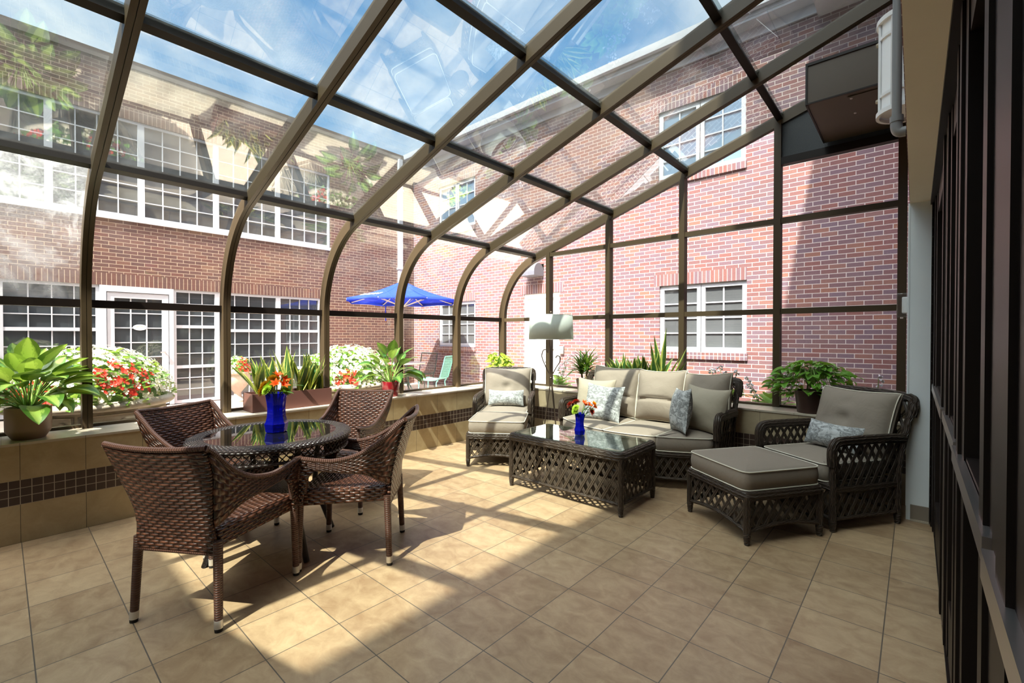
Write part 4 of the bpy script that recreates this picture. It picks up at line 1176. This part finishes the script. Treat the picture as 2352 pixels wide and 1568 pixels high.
def limx(x0):  # leaves rest against the glass instead of passing through it
    def f(p):
        if p.x < x0: return Vector((x0+(p.x-x0)*.02, p.y, p.z))
        return p
    return f
def limy(y1):
    def f(p):
        if p.y > y1: return Vector((p.x, y1+(p.y-y1)*.02, p.z))
        return p
    return f
def local_lim(lim, off):
    o = Vector(off)
    return lambda p: lim(p+o)-o
def soil(par, r, z):
    m = MB(); m.lathe([(0, z+.008), (r*.5, z+.012), (r, z)], 20); m.build('soil', simple('potting soil', (.09, .055, .035), .95, .1, nz=.5, nscale=60, bump=.8, bscale=90), par)
def broad_plant(par, pz, n, Lr, Wr, spread, hgt, mat, rnd, lim, shape='oval', mats=None, wave=.05, droop=(-.9, .1)):
    m = MB(); st = MB()
    for i in range(n):
        q = i/n; az = i*2.39996+rnd.uniform(-.3, .3)
        el = lerp(1.35, .05, q**.8)+rnd.uniform(-.15, .15)
        pl = hgt*lerp(1.0, .55, q)*rnd.uniform(.8, 1.15)
        b = Vector((math.cos(az), math.sin(az), 0))*.02+Vector((0, 0, pz))
        tip = b+Vector((math.cos(az)*math.cos(el)*spread, math.sin(az)*math.cos(el)*spread, math.sin(el)*pl+.05))
        mid_ = b.lerp(tip, .5)+Vector((0, 0, pl*.12))
        pth = curve_pts([b, mid_, tip], 4)
        if lim: pth = [lim(x) for x in pth]
        st.tube(pth, .004, 5)
        e1 = lerp(el*.6, rnd.uniform(*droop), min(1, q*1.2))
        leaf(m, tip, az+rnd.uniform(-.35, .35), rnd.uniform(*Lr)*lerp(.85, 1.1, q), rnd.uniform(*Wr), el*.8, e1, shape, fold=rnd.uniform(.1, .35), roll=rnd.uniform(-.35, .35), wave=wave, lim=lim)
    f = m.build('foliage', mats or mat, par, 180); f['kind'] = 'stuff'
    st.build('stems', M_STEM, f)
rnd = random.Random(11)
# round brown pot at the left
off = (-.165, .125, SILL)
p1 = thing('potted_plant', 'leafy pale-green plant in a round brown pot at the near end of the sill', 'plant', off)
M_POT = simple('brown satin pot', (.29, .18, .12), .42, .5)
m = MB(); m.lathe([(0, 0), (.078, 0), (.083, .006), (.109, .050), (.112, .062), (.113, .205), (.110, .212), (.104, .212), (.102, .19), (0, .19)], 40); m.build('pot', M_POT, p1, 30)
soil(p1, .102, .19)
broad_plant(p1, .19, 58, (.21, .28), (.13, .16), .17, .24, M_AGL, rnd, local_lim(limx(-.372), off), droop=(-1.5, -.6))
# long planter with snake plants
off = (-.23, 1.857, SILL)
p2 = thing('planter_box', 'long brown trough of yellow-edged snake plants on the sill behind the dining table', 'planter', off)
M_TROUGH = simple('plum brown trough', (.125, .055, .045), .45, .45)
m = MB(); a, b = .118, .367
m.box((-a, -b, 0), (a, -b+.008, .165)); m.box((-a, b-.008, 0), (a, b, .165)); m.box((-a, -b+.008, 0), (-a+.008, b-.008, .165)); m.box((a-.008, -b+.008, 0), (a, b-.008, .165)); m.box((-a+.008, -b+.008, 0), (a-.008, b-.008, .02))
m.build('trough', M_TROUGH, p2)
m = MB(); m.box((-a+.008, -b+.008, .10), (a-.008, b-.008, .14)); m.build('soil', simple('potting soil', (.09, .055, .035), .95), p2)
def snakes(par, spots, lim, rnd):
    m = MB()
    for (x, y, n, hmin, hmax, z) in spots:
        for i in range(n):
            az = rnd.uniform(0, 2*PI); e0 = rnd.uniform(1.0, 1.5); H = rnd.uniform(hmin, hmax)
            leaf(m, (x+rnd.uniform(-.02, .02), y+rnd.uniform(-.02, .02), z), az, H, rnd.uniform(.068, .092), e0, e0-rnd.uniform(-.15, .3), 'sword', fold=rnd.uniform(.1, .35), roll=rnd.uniform(-.6, .6), n=9, wave=.10, lim=lim, twist=rnd.uniform(-.8, .8))
    f = m.build('foliage', M_SNAKE, par, 180); f['kind'] = 'stuff'
lim = local_lim(limx(-.372), off)
snakes(p2, [(.02, -.28, 9, .28, .40, .13), (.0, -.16, 8, .30, .44, .13), (.02, -.02, 8, .34, .50, .13), (.0, .10, 8, .32, .46, .13), (.02, .20, 8, .28, .42, .13), (.0, .30, 7, .26, .40, .13)], lim, random.Random(3))
# red pot
off = (-.19, 2.965, SILL)
p3 = thing('potted_plant', 'glossy dark-green leafy plant in a red ceramic pot by the fourth rafter', 'plant', off)
k = NM('red glaze'); M_REDP = k.done(k.pbsdf((.19, .007, .014), .12, .6))
m = MB(); m.lathe([(0, 0), (.078, 0), (.082, .006), (.104, .15), (.106, .17), (.100, .172), (.095, .15), (0, .15)], 36); m.build('pot', M_REDP, p3, 30); soil(p3, .095, .15)
broad_plant(p3, .15, 30, (.20, .26), (.115, .14), .20, .27, M_PEACE, random.Random(21), local_lim(limx(-.372), off), droop=(-1.5, -.6))
# trailing heart-leaf plants
def pothos(par, n, rad, z0, hgt, mat, rnd, lim, size=(.07, .105), flat=.6):
    m = MB(); st = MB()
    for i in range(n):
        az = rnd.uniform(0, 2*PI); h_ = rnd.uniform(-.55, 1.0); r = rad*math.sqrt(max(0.02, 1-h_*h_))*rnd.uniform(.55, 1.05)
        P = Vector((r*math.cos(az), r*math.sin(az)*flat, z0+.03+hgt*h_))
        if i % 2 == 0: st.tube([x if not lim else lim(x) for x in curve_pts([(0, 0, z0), (P.x*.5, P.y*.5, z0+(z-z0)*.8+.02), P], 3)], .0022, 4)
        leaf(m, P, az+rnd.uniform(-.9, .9), rnd.uniform(*size), rnd.uniform(*size)*.85, rnd.uniform(-.2, .5), rnd.uniform(-1.2, -.4), 'heart', fold=rnd.uniform(.0, .3), roll=rnd.uniform(-.5, .5), n=6, lim=lim)
    f = m.build('foliage', mat, par, 180); f['kind'] = 'stuff'
    st.build('stems', M_STEM, f)
off = (-.255, 4.82, SILL)
p4 = thing('potted_plant', 'bright lime-green leafy plant on the sill behind the corner lounge chair', 'plant', off)
m = MB(); m.lathe([(0, 0), (.07, 0), (.09, .13), (.085, .135), (.08, .12), (0, .12)], 28); m.build('pot', M_POT, p4, 30); soil(p4, .08, .12)
pothos(p4, 170, .25, .20, .20, M_LIME, random.Random(5), local_lim(lambda p: limy(4.95)(limx(-.372)(p)), off), flat=.5)
off = (3.60, 4.835, SILL)
p5 = thing('potted_plant', 'trailing green heart-leaved plant in a dark pot on the sill behind the shaded lounge chair', 'plant', off)
m = MB(); m.lathe([(0, 0), (.105, 0), (.125, .19), (.127, .20), (.120, .20), (.115, .18), (0, .18)], 32); m.build('pot', simple('dark chocolate pot', (.045, .022, .016), .4, .5), p5, 30); soil(p5, .115, .18)
pothos(p5, 250, .32, .22, .20, M_POTH, random.Random(15), local_lim(limy(4.965), off), size=(.075, .115), flat=.40)
# dragon tree
off = (1.20, 4.85, SILL)
p6 = thing('potted_plant', 'spiky dark-green strap-leaved plant on the gable sill beside the floor lamp', 'plant', off)
m = MB(); m.lathe([(0, 0), (.075, 0), (.10, .15), (.094, .155), (.09, .13), (0, .13)], 28); m.build('pot', M_POT, p6, 30); soil(p6, .09, .13)
m = MB(); rq = random.Random(8)
for c_ in ((-.04, 0, .2), (.05, 0, .24)):
    for i in range(30):
        az = i*2.4+rq.uniform(-.2, .2); q = i/30
        leaf(m, (c_[0], c_[1], c_[2]+.06*(1-q)), az, rq.uniform(.25, .35), .036, lerp(1.4, .4, q), lerp(.6, -1.2, q), 'strap', fold=.35, n=8, lim=local_lim(limy(4.965), off))
f = m.build('foliage', M_DRAC, p6, 180); f['kind'] = 'stuff'
m = MB()
for c_ in ((-.04, 0), (.05, 0)): m.tube([(c_[0]*.5, 0, .12), (c_[0], 0, .26)], .012, 8, up=(0, 1, 0))
m.build('canes', simple('woody cane', (.25, .18, .10), .8), f)
# trough of snake plants behind the sofa
off = (1.98, 4.845, SILL)
p7 = thing('planter_box', 'trough of snake plants with one tall clump on the sill behind the sofa', 'planter', off)
m = MB(); a, b = .42, .085
m.box((-a, -b, 0), (a, -b+.008, .15)); m.box((-a, b-.008, 0), (a, b, .15)); m.box((-a, -b+.008, 0), (-a+.008, b-.008, .15)); m.box((a-.008, -b+.008, 0), (a, b-.008, .15)); m.box((-a+.008, -b+.008, 0), (a-.008, b-.008, .02)); m.build('trough', M_TROUGH, p7)
m = MB(); m.box((-a+.008, -b+.008, .09), (a-.008, b-.008, .125)); m.build('soil', simple('potting soil', (.09, .055, .035), .95), p7)
snakes(p7, [(-.36, 0, 11, .24, .34, .12), (-.24, 0, 13, .28, .38, .12), (-.10, 0, 13, .28, .38, .12), (.04, 0, 12, .28, .38, .12), (.17, 0, 9, .30, .42, .12)], local_lim(limy(4.965), off), random.Random(33))
m = MB(); rq = random.Random(4)
for (dx, az, H, e0, de) in ((.245, .2, .66, 1.53, .02), (.21, 3.0, .58, 1.46, .05), (.19, 3.3, .50, 1.35, -.1), (.28, .0, .50, .95, -.35), (.26, .3, .46, 1.15, .1), (.30, .1, .38, .9, -.2), (.24, 2.8, .42, 1.4, 0)):
    leaf(m, (dx, 0, .12), az, H, .085, e0, e0-de, 'sword', fold=.35, roll=rq.uniform(-.4, .4), n=10, wave=.1, twist=rq.uniform(-.6, .6), lim=local_lim(limy(4.965), off))
f = m.build('tall_foliage', M_SNAKE, p7, 180); f['kind'] = 'stuff'

# ================================================================== VASES OF FLOWERS
k = NM('cobalt glass')
p_ = k.n('ShaderNodeBsdfPrincipled'); k.set(p_, 'Base Color', (.012, .02, .80)); k.set(p_, 'Roughness', .04); k.set(p_, 'Specular IOR Level', .7); k.set(p_, 'Transmission Weight', .8); k.set(p_, 'IOR', 1.45)
tl = k.n('ShaderNodeBsdfTranslucent', {'Color': (.02, .03, .95)}); ms = k.n('ShaderNodeMixShader', {'Fac': .25}); k.set(ms, 1, p_.outputs[0]); k.set(ms, 2, tl.outputs[0]); ms.inputs['Fac'].default_value = .07
M_COBALT = k.done(ms.outputs[0])
def vase(name, label, loc, s_, rz):
    m = MB(); m.lathe([(0, 0), (.050, 0), (.056, .004), (.063, .055), (.056, .068), (.049, .10), (.047, .15), (.050, .19), (.058, .245), (.060, .25), (.056, .25), (.046, .19), (.043, .14), (.046, .09), (.055, .06), (.05, .02), (0, .02)], 6)
    o = m.build(name, M_COBALT, None, 25); o.location = loc; o.scale = (s_*1.12, s_*1.12, s_); o.rotation_euler = (0, 0, rz)
    return tag(o, label, 'vase', 'cobalt glass vases')
def flower_mat(name, c0, c1):
    k = NM(name); sep = k.n('ShaderNodeSeparateXYZ', {0: k.uv()}); c = k.mix(sep.outputs['Y'], c1, c0)
    p = k.pbsdf(c, .5, .3); t = k.n('ShaderNodeBsdfTranslucent', {'Color': c}); s2 = k.n('ShaderNodeMixShader', {'Fac': .3}); k.set(s2, 1, p); k.set(s2, 2, t.outputs[0]); return k.done(s2.outputs[0])
M_ORANGE = flower_mat('orange petal', (.90, .16, .01), (.80, .06, .01)); M_YEL = flower_mat('yellow petal', (.95, .55, .02), (.85, .30, .01)); M_RUST = flower_mat('rust petal', (.55, .05, .02), (.30, .03, .01)); M_MUM = flower_mat('green mum petal', (.45, .62, .04), (.25, .45, .03))
def bloom(m, c, n, L, W, e0, e1, rows, rq, axis=(0, 0)):
    T = Matrix.Translation(c) @ Matrix.Rotation(axis[1], 4, 'Z') @ Matrix.Rotation(axis[0], 4, 'Y')
    q = MB()
    for r_ in range(rows):
        for i in range(n):
            leaf(q, (0, 0, 0), 2*PI*(i+.5*(r_ % 2))/n+rq.uniform(-.1, .1), L*(1-.12*r_), W, lerp(e0, 1.4, r_/max(1, rows)), lerp(e1, 1.1, r_/max(1, rows)), 'oval', fold=.2, n=4)
    m.add(q.v, q.f, q.u, 0, T)
def bouquet(label, loc, s_, spec, rq, nleaf, group):
    t = thing('flower_bouquet', label, 'flowers', loc, 0, group); t.scale = (s_, s_, s_)
    st = MB(); kinds = {}
    for (kind, x, y, z, tx, ta) in spec:
        st.tube(curve_pts([(x*.2, y*.2, -.20), (x*.35, y*.35, -.03), (x, y, z)], 4), .0028, 5)
        b = MB(); pr_ = dict(lily=(6, .046, .024, .9, .2, 1), mum=(16, .042, .013, -.4, .3, 7), daisy=(20, .046, .014, .35, -.1, 3), rust=(26, .046, .009, .2, -.2, 3))[kind]
        bloom(b, (x, y, z), *pr_, rq, (tx, ta))
        nm, mt = dict(lily=('orange_lily', M_ORANGE), mum=('green_mum', M_MUM), daisy=('yellow_daisy', M_YEL), rust=('rust_daisy', M_RUST))[kind]
        b.build(nm, mt, t, 180)
    st.build('stems', M_STEM, t)
    for (az, z, L, e0) in nleaf:
        m = MB(); leaf(m, (.02*math.cos(az), .02*math.sin(az), z), az, L, .036, e0, e0-.5, 'oval', fold=.2, n=7); m.build('leaf', M_PEACE, t, 180)
    return t
vase('vase', 'tall cobalt blue glass vase on the round dining table', (1.244, 1.172, .7185), 1.0, .35)
rq = random.Random(2)
bouquet('orange, yellow and lime flowers in the vase on the dining table', (1.244, 1.172, .962), 1.0, [('lily', .02, .0, .11, .3, .3), ('lily', .04, .03, .085, .7, .5), ('lily', .03, -.01, .06, .8, -.8), ('lily', .06, .02, .055, .9, .2), ('mum', -.035, -.045, .045, .7, -2.2), ('mum', -.045, -.01, .06, .6, 3.0), ('mum', .0, -.06, .03, .9, -1.5), ('daisy', -.075, -.035, .045, 1.0, -2.6), ('daisy', -.06, .01, .085, .6, 2.7), ('daisy', -.07, -.05, .015, 1.2, -2.4), ('mum', .05, .04, .02, .8, .6)],
        rq, [(.65, .03, .17, .35), (.95, .02, .14, .6), (.3, .01, .14, .2), (.8, .06, .14, 1.1), (-2.0, .0, .08, .2)], 'mixed bouquets')
vase('vase', 'smaller cobalt blue glass vase on the cane coffee table', (2.125, 3.335, .479), .74, .1)
bouquet('rust, orange and lime flowers in the vase on the coffee table', (2.125, 3.335, .660), .95, [('rust', -.075, -.04, .075, .8, -2.5), ('rust', -.05, .02, .095, .5, 2.5), ('mum', -.01, -.05, .06, .7, -1.6), ('mum', -.02, -.05, .03, 1.0, -1.8), ('lily', .05, .0, .09, .5, -.3), ('lily', .075, .03, .075, .8, .3), ('lily', .04, .03, .07, .6, .9), ('lily', .11, .06, .06, 1.0, .4), ('rust', .09, .05, .02, 1.2, .3), ('daisy', .10, .07, .085, .8, .6)],
        rq, [(.3, .02, .13, .4), (.9, .01, .12, .7), (-1.2, .01, .07, .3)], 'mixed bouquets')

# ================================================================== COURTYARD
k = NM('cast stone'); v = k.obj(); a_ = k.noise(v, 6.0, 6, .65)
c = k.mix(a_, (.34, .29, .23), (.60, .55, .46)); c = k.mix(k.math('MULTIPLY', k.noise(v, 60, 3), .4), c, (.16, .13, .10))
M_STONE = k.done(k.pbsdf(c, .9, .2, normal=k.bump(a_, .4, .01)))
M_WFLOW = flower_mat('white begonia', (.80, .78, .72), (.76, .72, .45)); M_RFLOW = flower_mat('red begonia', (.72, .05, .02), (.62, .03, .02))
def blossoms(m, spots, rq, sz):
    for P, N in spots:
        N = Vector(N).normalized(); a = Vector((N.y, -N.x, .2)).normalized(); b = N.cross(a).normalized(); a = b.cross(N); s_ = sz*rq.uniform(.7, 1.25); ph = rq.uniform(0, 1.5)
        for i in range(4):
            q = ph+PI/2*i; d = a*math.cos(q)+b*math.sin(q); e_ = N.cross(d); L = s_*(1 if i % 2 else .75)
            m.add([P, P+d*L*.6+e_*L*.42+N*L*.25, P+d*L+N*L*.30, P+d*L*.6-e_*L*.42+N*L*.25], [(0, 1, 2, 3)], [[(0, 0), (.5, .6), (1, 1), (.5, .6)]])
def dome(rq, rx, rz, z0, top=.05, ctr=(0, 0)):
    th_ = rq.uniform(0, 2*PI); u = rq.uniform(top, 1.0); ph = math.acos(u) if u < 1 else 0
    N = Vector((math.sin(ph)*math.cos(th_), math.sin(ph)*math.sin(th_), math.cos(ph)))
    r = rq.uniform(.86, 1.03)
    return Vector((ctr[0]+N.x*rx*r, ctr[1]+N.y*rx*r, z0+N.z*rz*r)), N
def begonias(par, rx, rz, z0, nw, nr, nl, rq, redc, sz=.03):
    m = MB()
    for i in range(nl):
        P, N = dome(rq, rx*.95, rz*.93, z0, -.12); leaf(m, P, math.atan2(N.y, N.x)+rq.uniform(-1, 1), rq.uniform(.05, .08), .055, rq.uniform(-.3, 1.0), rq.uniform(-.9, .3), 'oval', fold=.2, n=3, roll=rq.uniform(-.6, .6))
    m.lathe([(rx*.85*math.cos(R(a)), z0+rz*.82*math.sin(R(a))) for a in range(0, 91, 10)], 24)
    f = m.build('foliage', M_BEG, par, 180); f['kind'] = 'stuff'
    ws, rs = [], []
    while len(ws) < nw or len(rs) < nr:
        P, N = dome(rq, rx, rz, z0)
        isr = any((N-Vector(c).normalized()).length < w for c, w in redc) and rq.random() < .75
        (rs if isr else ws).append((P, N))
        if len(ws) > nw: ws.pop()
        if len(rs) > nr: rs.pop()
    for nm, L_, mt in (('white_flowers', ws, M_WFLOW), ('red_flowers', rs, M_RFLOW)):
        m = MB(); blossoms(m, L_, rq, sz); f = m.build(nm, mt, par, 180); f['kind'] = 'stuff'
def stone_planter(label, loc, rz, rq, redc):
    t = thing('stone_planter', label, 'planter', loc, rz, 'carved stone planters of begonias')
    n = 8; ph = PI/8; H = .70
    m = MB(); m.lathe([(0, 0), (.48, 0), (.49, .03), (.50, .08), (.535, H), (.52, H), (.50, .6), (0, .6)], n, ph=ph); m.build('body', M_STONE, t, 20)
    m = MB(); m.sweep([(.555*math.cos(2*PI*i/48), .555*math.sin(2*PI*i/48), H+.035) for i in range(48)], [(.05*math.cos(a), .040*math.sin(a)) for a in [2*PI*j/12 for j in range(12)]], closed=True); m.build('rim', M_STONE, t)
    m = MB(); m.lathe([(0, .64), (.52, .66)], 24); m.build('soil', simple('potting soil', (.09, .055, .035), .95), t)
    for i in range(n):
        a = 2*PI*i/n+2*ph; rr = lambda z: (lerp(.50, .535, (z-.08)/(H-.08)))*math.cos(ph)+.004
        def pt(u, z, a=a, rr=rr): d = Vector((math.cos(a), math.sin(a), 0)); s_ = Vector((-math.sin(a), math.cos(a), 0)); return d*rr(z)+s_*u+Vector((0, 0, z))
        m = MB(); w = .175
        fr_ = [pt(-w, .10), pt(w, .10), pt(w*1.05, .66), pt(-w*1.05, .66)]
        m.tube(fr_, .012, 6, closed=True)
        for sc2 in (1.0, .84, .68):
            arc = []
            for q in range(9): u = lerp(-w*sc2, 0, q/8); arc.append(pt(u, .30+.30*sc2*math.sin(PI/2*(q/8))**.8))
            for q in range(1, 9): u = lerp(0, w*sc2, q/8); arc.append(pt(u, .30+.30*sc2*math.sin(PI/2*(1-q/8))**.8))
            m.tube([pt(-w*sc2, .14)]+arc+[pt(w*sc2, .14)], .007, 6)
        m.tube([pt(.052*math.cos(2*PI*q/16), .40+.052*math.sin(2*PI*q/16)) for q in range(16)], .010, 6, closed=True)
        m.tube([pt(.020*math.cos(2*PI*q/10), .40+.020*math.sin(2*PI*q/10)) for q in range(10)], .010, 6, closed=True)
        for sg in (-1, 1):
            m.tube([pt(sg*(.105+.022*math.cos(2*PI*q/12)), .585+.03*math.sin(2*PI*q/12)) for q in range(12)], .008, 6, closed=True)
            m.tube([pt(sg*.03, .16), pt(sg*.07, .22), pt(sg*.10, .20)], .008, 6)
        m.build('carved_panel', M_STONE, t)
    begonias(t, .60, .48, .76, 1000, 120, 800, rq, redc, sz=.032)
    return t
stone_planter('carved stone planter of white and red begonias outside the glass near the round brown pot', (-1.32, .56, .0), .1, random.Random(41), [((.85, .2, .42), .38), ((.5, -.75, .15), .40)])
stone_planter('carved stone planter of mostly white begonias outside the glass by the red pot', (-1.32, 3.06, -.03), .1, random.Random(43), [((.6, .75, .25), .40), ((.7, -.5, .15), .25)])
ur = thing('stone_urn', 'small stone urn of begonias beside the white french door', 'planter', (-6.15, 3.25, -.03))
m = MB(); m.lathe([(0, 0), (.17, 0), (.17, .05), (.12, .07), (.07, .13), (.065, .20), (.10, .25), (.20, .38), (.23, .52), (.225, .58), (.275, .61), (.275, .635), (.24, .635), (.2, .58), (0, .58)], 32); m.build('urn', M_STONE, ur)
begonias(ur, .26, .34, .62, 110, 60, 120, random.Random(47), [((.6, .3, .3), .7)], sz=.036)

# parasol over the patio table
ux, uy = -4.72, 6.30
um = thing('patio_umbrella', 'blue patio umbrella with white lettering on the rim', 'umbrella', (ux, uy, -.03))
k = NM('blue canvas'); c = (.035, .075, .62); d1 = k.n('ShaderNodeBsdfDiffuse', {'Color': c}); d2 = k.n('ShaderNodeBsdfTranslucent', {'Color': c}); s2 = k.n('ShaderNodeMixShader', {'Fac': .35}); k.set(s2, 1, d1.outputs[0]); k.set(s2, 2, d2.outputs[0]); M_BLUE = k.done(s2.outputs[0])
NR = 8; RU = 1.30; A0 = R(-80)-PI/8
def ue(i): return Vector((RU*math.cos(A0+2*PI*i/NR), RU*math.sin(A0+2*PI*i/NR), 2.20))
ap = Vector((0, 0, 2.66))
m = MB()
for i in range(NR):
    e0, e1 = ue(i), ue(i+1)
    def cf(a, b, e0=e0, e1=e1): P = ap.lerp(e0.lerp(e1, a), b); return P-Vector((0, 0, .05*math.sin(PI*b)))
    m.grid(cf, 8, 8); 
o = m.build('canopy', M_BLUE, um, 20); solid(o, .004)
m = MB()
for i in range(NR):
    e0, e1 = ue(i), ue(i+1)
    m.add([e0, e1, e1-Vector((0, 0, .07)), (e0+e1)/2-Vector((0, 0, .05)), e0-Vector((0, 0, .07))], [(0, 1, 2, 3, 4)])
o = m.build('valance', M_BLUE, um, 20); solid(o, .003)
M_RIB = simple('pale wood rib', (.62, .54, .42), .5)
for i in range(NR):
    m = MB(); m.tube([ap.lerp(ue(i), q/8)-Vector((0, 0, .05*math.sin(PI*q/8)+.030)) for q in range(9)], .012, 6); m.build('rib', M_RIB, um)
    m = MB(); m.tube([(0, 0, 2.05), tuple(ap.lerp(ue(i), .55)-Vector((0, 0, .095)))], .010, 6); m.build('strut', M_RIB, um)
m = MB(); m.tube([(0, 0, .06), (0, 0, 2.72)], .022, 10, up=(0, 1, 0)); m.lathe([(0, 2.70), (.03, 2.70), (.02, 2.76), (0, 2.78)], 10); m.build('pole', M_RIB, um)
m = MB(); m.tube([(-.30, -.27, 2.12), (-.31, -.27, 1.9), (-.30, -.27, 1.72)], .012, 6, up=(0, 1, 0)); m.build('tie_strap', M_BLUE, um)
m = MB(); m.lathe([(0, 0), (.24, 0), (.24, .04), (.05, .08), (.03, .22), (0, .22)], 24); m.build('base', M_STONE, um)
tcu = bpy.data.curves.new('lettering', 'FONT'); tcu.body = 'DASANI'; tcu.size = .17; tcu.align_x = 'CENTER'; tcu.extrude = .002; tcu.shear = .25
tob = bpy.data.objects.new('lettering', tcu); COL.objects.link(tob)
bpy.context.view_layer.update()
me = bpy.data.meshes.new_from_object(tob.evaluated_get(bpy.context.evaluated_depsgraph_get()))
bpy.data.objects.remove(tob)
e0, e1 = ue(0), ue(1); mid = (e0+e1)/2; sx_ = (e1-e0).normalized(); up_ = (ap-mid).normalized(); nn = sx_.cross(up_).normalized()
tp = mid.lerp(ap, .16)-Vector((0, 0, .05*math.sin(PI*.84)))+nn*.012
me.transform(Matrix(((sx_.x, up_.x, nn.x, tp.x), (sx_.y, up_.y, nn.y, tp.y), (sx_.z, up_.z, nn.z, tp.z), (0, 0, 0, 1))))
me.materials.clear(); me.materials.append(M_WHITE)
o = bpy.data.objects.new('lettering', me); COL.objects.link(o); o.parent = um

pt_ = thing('patio_table', 'round pale patio table under the blue umbrella', 'table', (ux, uy, -.03))
m = MB()
m.lathe([(.05, .715), (.52, .715), (.53, .728), (.52, .742), (.05, .742), (.05, .715)], 40); m.build('table_top', simple('pale stone top', (.62, .54, .44), .6), pt_)
M_GREEN = simple('teal painted steel', (.10, .30, .25), .4, .5); M_DKGREEN = simple('dark green painted steel', (.03, .06, .055), .4, .5)
for i in range(4):
    a = 2*PI*i/4+.4; m = MB(); m.tube(curve_pts([(.10*math.cos(a), .10*math.sin(a), .715), (.14*math.cos(a), .14*math.sin(a), .3), (.33*math.cos(a), .33*math.sin(a), 0.012)], 5), .014, 6); m.build('leg', M_DKGREEN, pt_)
m = MB(); m.lathe([(.045, .25), (.15, .25), (.15, .27), (.045, .27), (.045, .25)], 20); m.build('brace_ring', M_DKGREEN, pt_)
def patio_chair(label, loc, deg, mt):
    t = thing('patio_chair', label, 'chair', (loc[0], loc[1], -.03), R(deg-90), 'steel mesh patio chairs')
    def sp(a, b):  # b runs from seat front up the back
        L = b*.95
        if L < .46: y, z = .23-L, .445-.02*math.sin(PI*L/.46)+.03*max(0, (L-.36)/.1)**2
        else: q = L-.46; y, z = -.23-.10*q/.49-.03*math.sin(q*3), .455+q*.97
        return Vector(((a-.5)*.46, y, z))
    m = MB()
    for i in range(19): m.tube([sp(i/18, j/22) for j in range(23)], .0026, 4, up=(1, 0, 0))
    for j in range(0, 31): m.tube([sp(0, j/30), sp(1, j/30)], .0024, 4)
    o = m.build('mesh_shell', mt, t); o['kind'] = 'stuff'
    m = MB(); P = [sp(0, j/22) for j in range(23)]+[sp(1, j/22) for j in range(22, -1, -1)]; m.tube(P, .012, 8, closed=True, up=(.3, .2, 1)); m.build('frame', mt, t)
    for x in (-.23, .23):
        m = MB(); m.tube(curve_pts([(x, .21, .43), (x, .235, .38), (x, .25, .012)], 5), .012, 8, up=(1, 0, 0)); m.build('leg', mt, t)
        m = MB(); m.tube(curve_pts([(x, -.20, .43), (x, -.16, .34), (x, -.24, .012)], 5), .012, 8, up=(1, 0, 0)); m.build('leg', mt, t)
    return t
patio_chair('teal steel mesh patio chair seen side-on by the umbrella table', (-3.48, 6.22), 207, M_GREEN)
patio_chair('dark green steel mesh patio chair behind the umbrella table', (-4.90, 6.98), -70, M_DKGREEN)

# hostas in flower along the foot of the gable
M_BELL = simple('pale lilac bell flower', (.78, .74, .80), .6)
HG = 'hostas flowering outside the gable glass'
hs_ = [(.35, 5.50, 4, 1.00, 'hosta in flower outside the gable, behind the floor lamp'), (.95, 5.45, 5, 1.00, 'hosta in flower outside the gable, behind the spiky dark plant'), (2.05, 5.6, 3, .93, 'hosta outside the gable behind the trough of snake plants'), (2.70, 5.5, 5, 1.02, 'hosta with tall flower stalk outside the gable, beside the shaded sofa end'), (3.15, 5.45, 5, .92, 'hosta in flower outside the gable, left of the trailing plant'), (3.72, 5.5, 4, .80, 'hosta outside the gable directly behind the trailing plant'), (4.02, 5.42, 3, .93, 'hosta outside the gable behind the shaded lounge chair back')]
for i, (x, y, ns_, top, lab) in enumerate(hs_):
    rq = random.Random(60+i); t = thing('hosta', lab, 'plant', (x, y, .12), 0, HG)
    m = MB(); lm = local_lim(lambda p: Vector((min(p.x, 4.24), max(p.y, 5.14), p.z)), (x, y, .12))
    for j in range(26):
        q = j/26; az = j*2.4; el = lerp(1.3, .5, q); b = Vector((math.cos(az)*.14*q, math.sin(az)*.14*q, .30+.26*(1-q)*rq.uniform(.7, 1.1)))
        leaf(m, b, az, rq.uniform(.20, .27), rq.uniform(.12, .16), el*.7, el*.7-rq.uniform(.8, 1.5), 'oval', fold=.2, n=6, lim=lm)
    f = m.build('foliage', M_HOST, t, 180); f['kind'] = 'stuff'
    for j in range(ns_):
        az = rq.uniform(0, 2*PI); r = rq.uniform(.08, .26); h = (top-.12)*rq.uniform(.82, 1.06)
        P = [lm(Vector(p)) for p in curve_pts([(0, 0, .1), (math.cos(az)*r*.4, math.sin(az)*r*.4, h*.6), (math.cos(az)*r, math.sin(az)*r, h)], 6)]
        m = MB(); m.tube(P, .0038, 5); s_o = m.build('flower_stalk', simple('hosta stalk', (.30, .30, .12), .7), t)
        m = MB()
        for q in range(11):
            c0 = P[-1-int(q*.55)]+Vector((0, 0, -.01*q % .02)); a2 = rq.uniform(0, 2*PI); d = Vector((math.cos(a2), math.sin(a2), -rq.uniform(.2, .9))).normalized(); L = rq.uniform(.028, .048)
            m.tube([lm(c0), lm(c0+d*L*.4), lm(c0+d*L*.8), lm(c0+d*L)], [.003, .006, .010, .014], 6)
        m.build('bell_flowers', M_BELL, s_o)
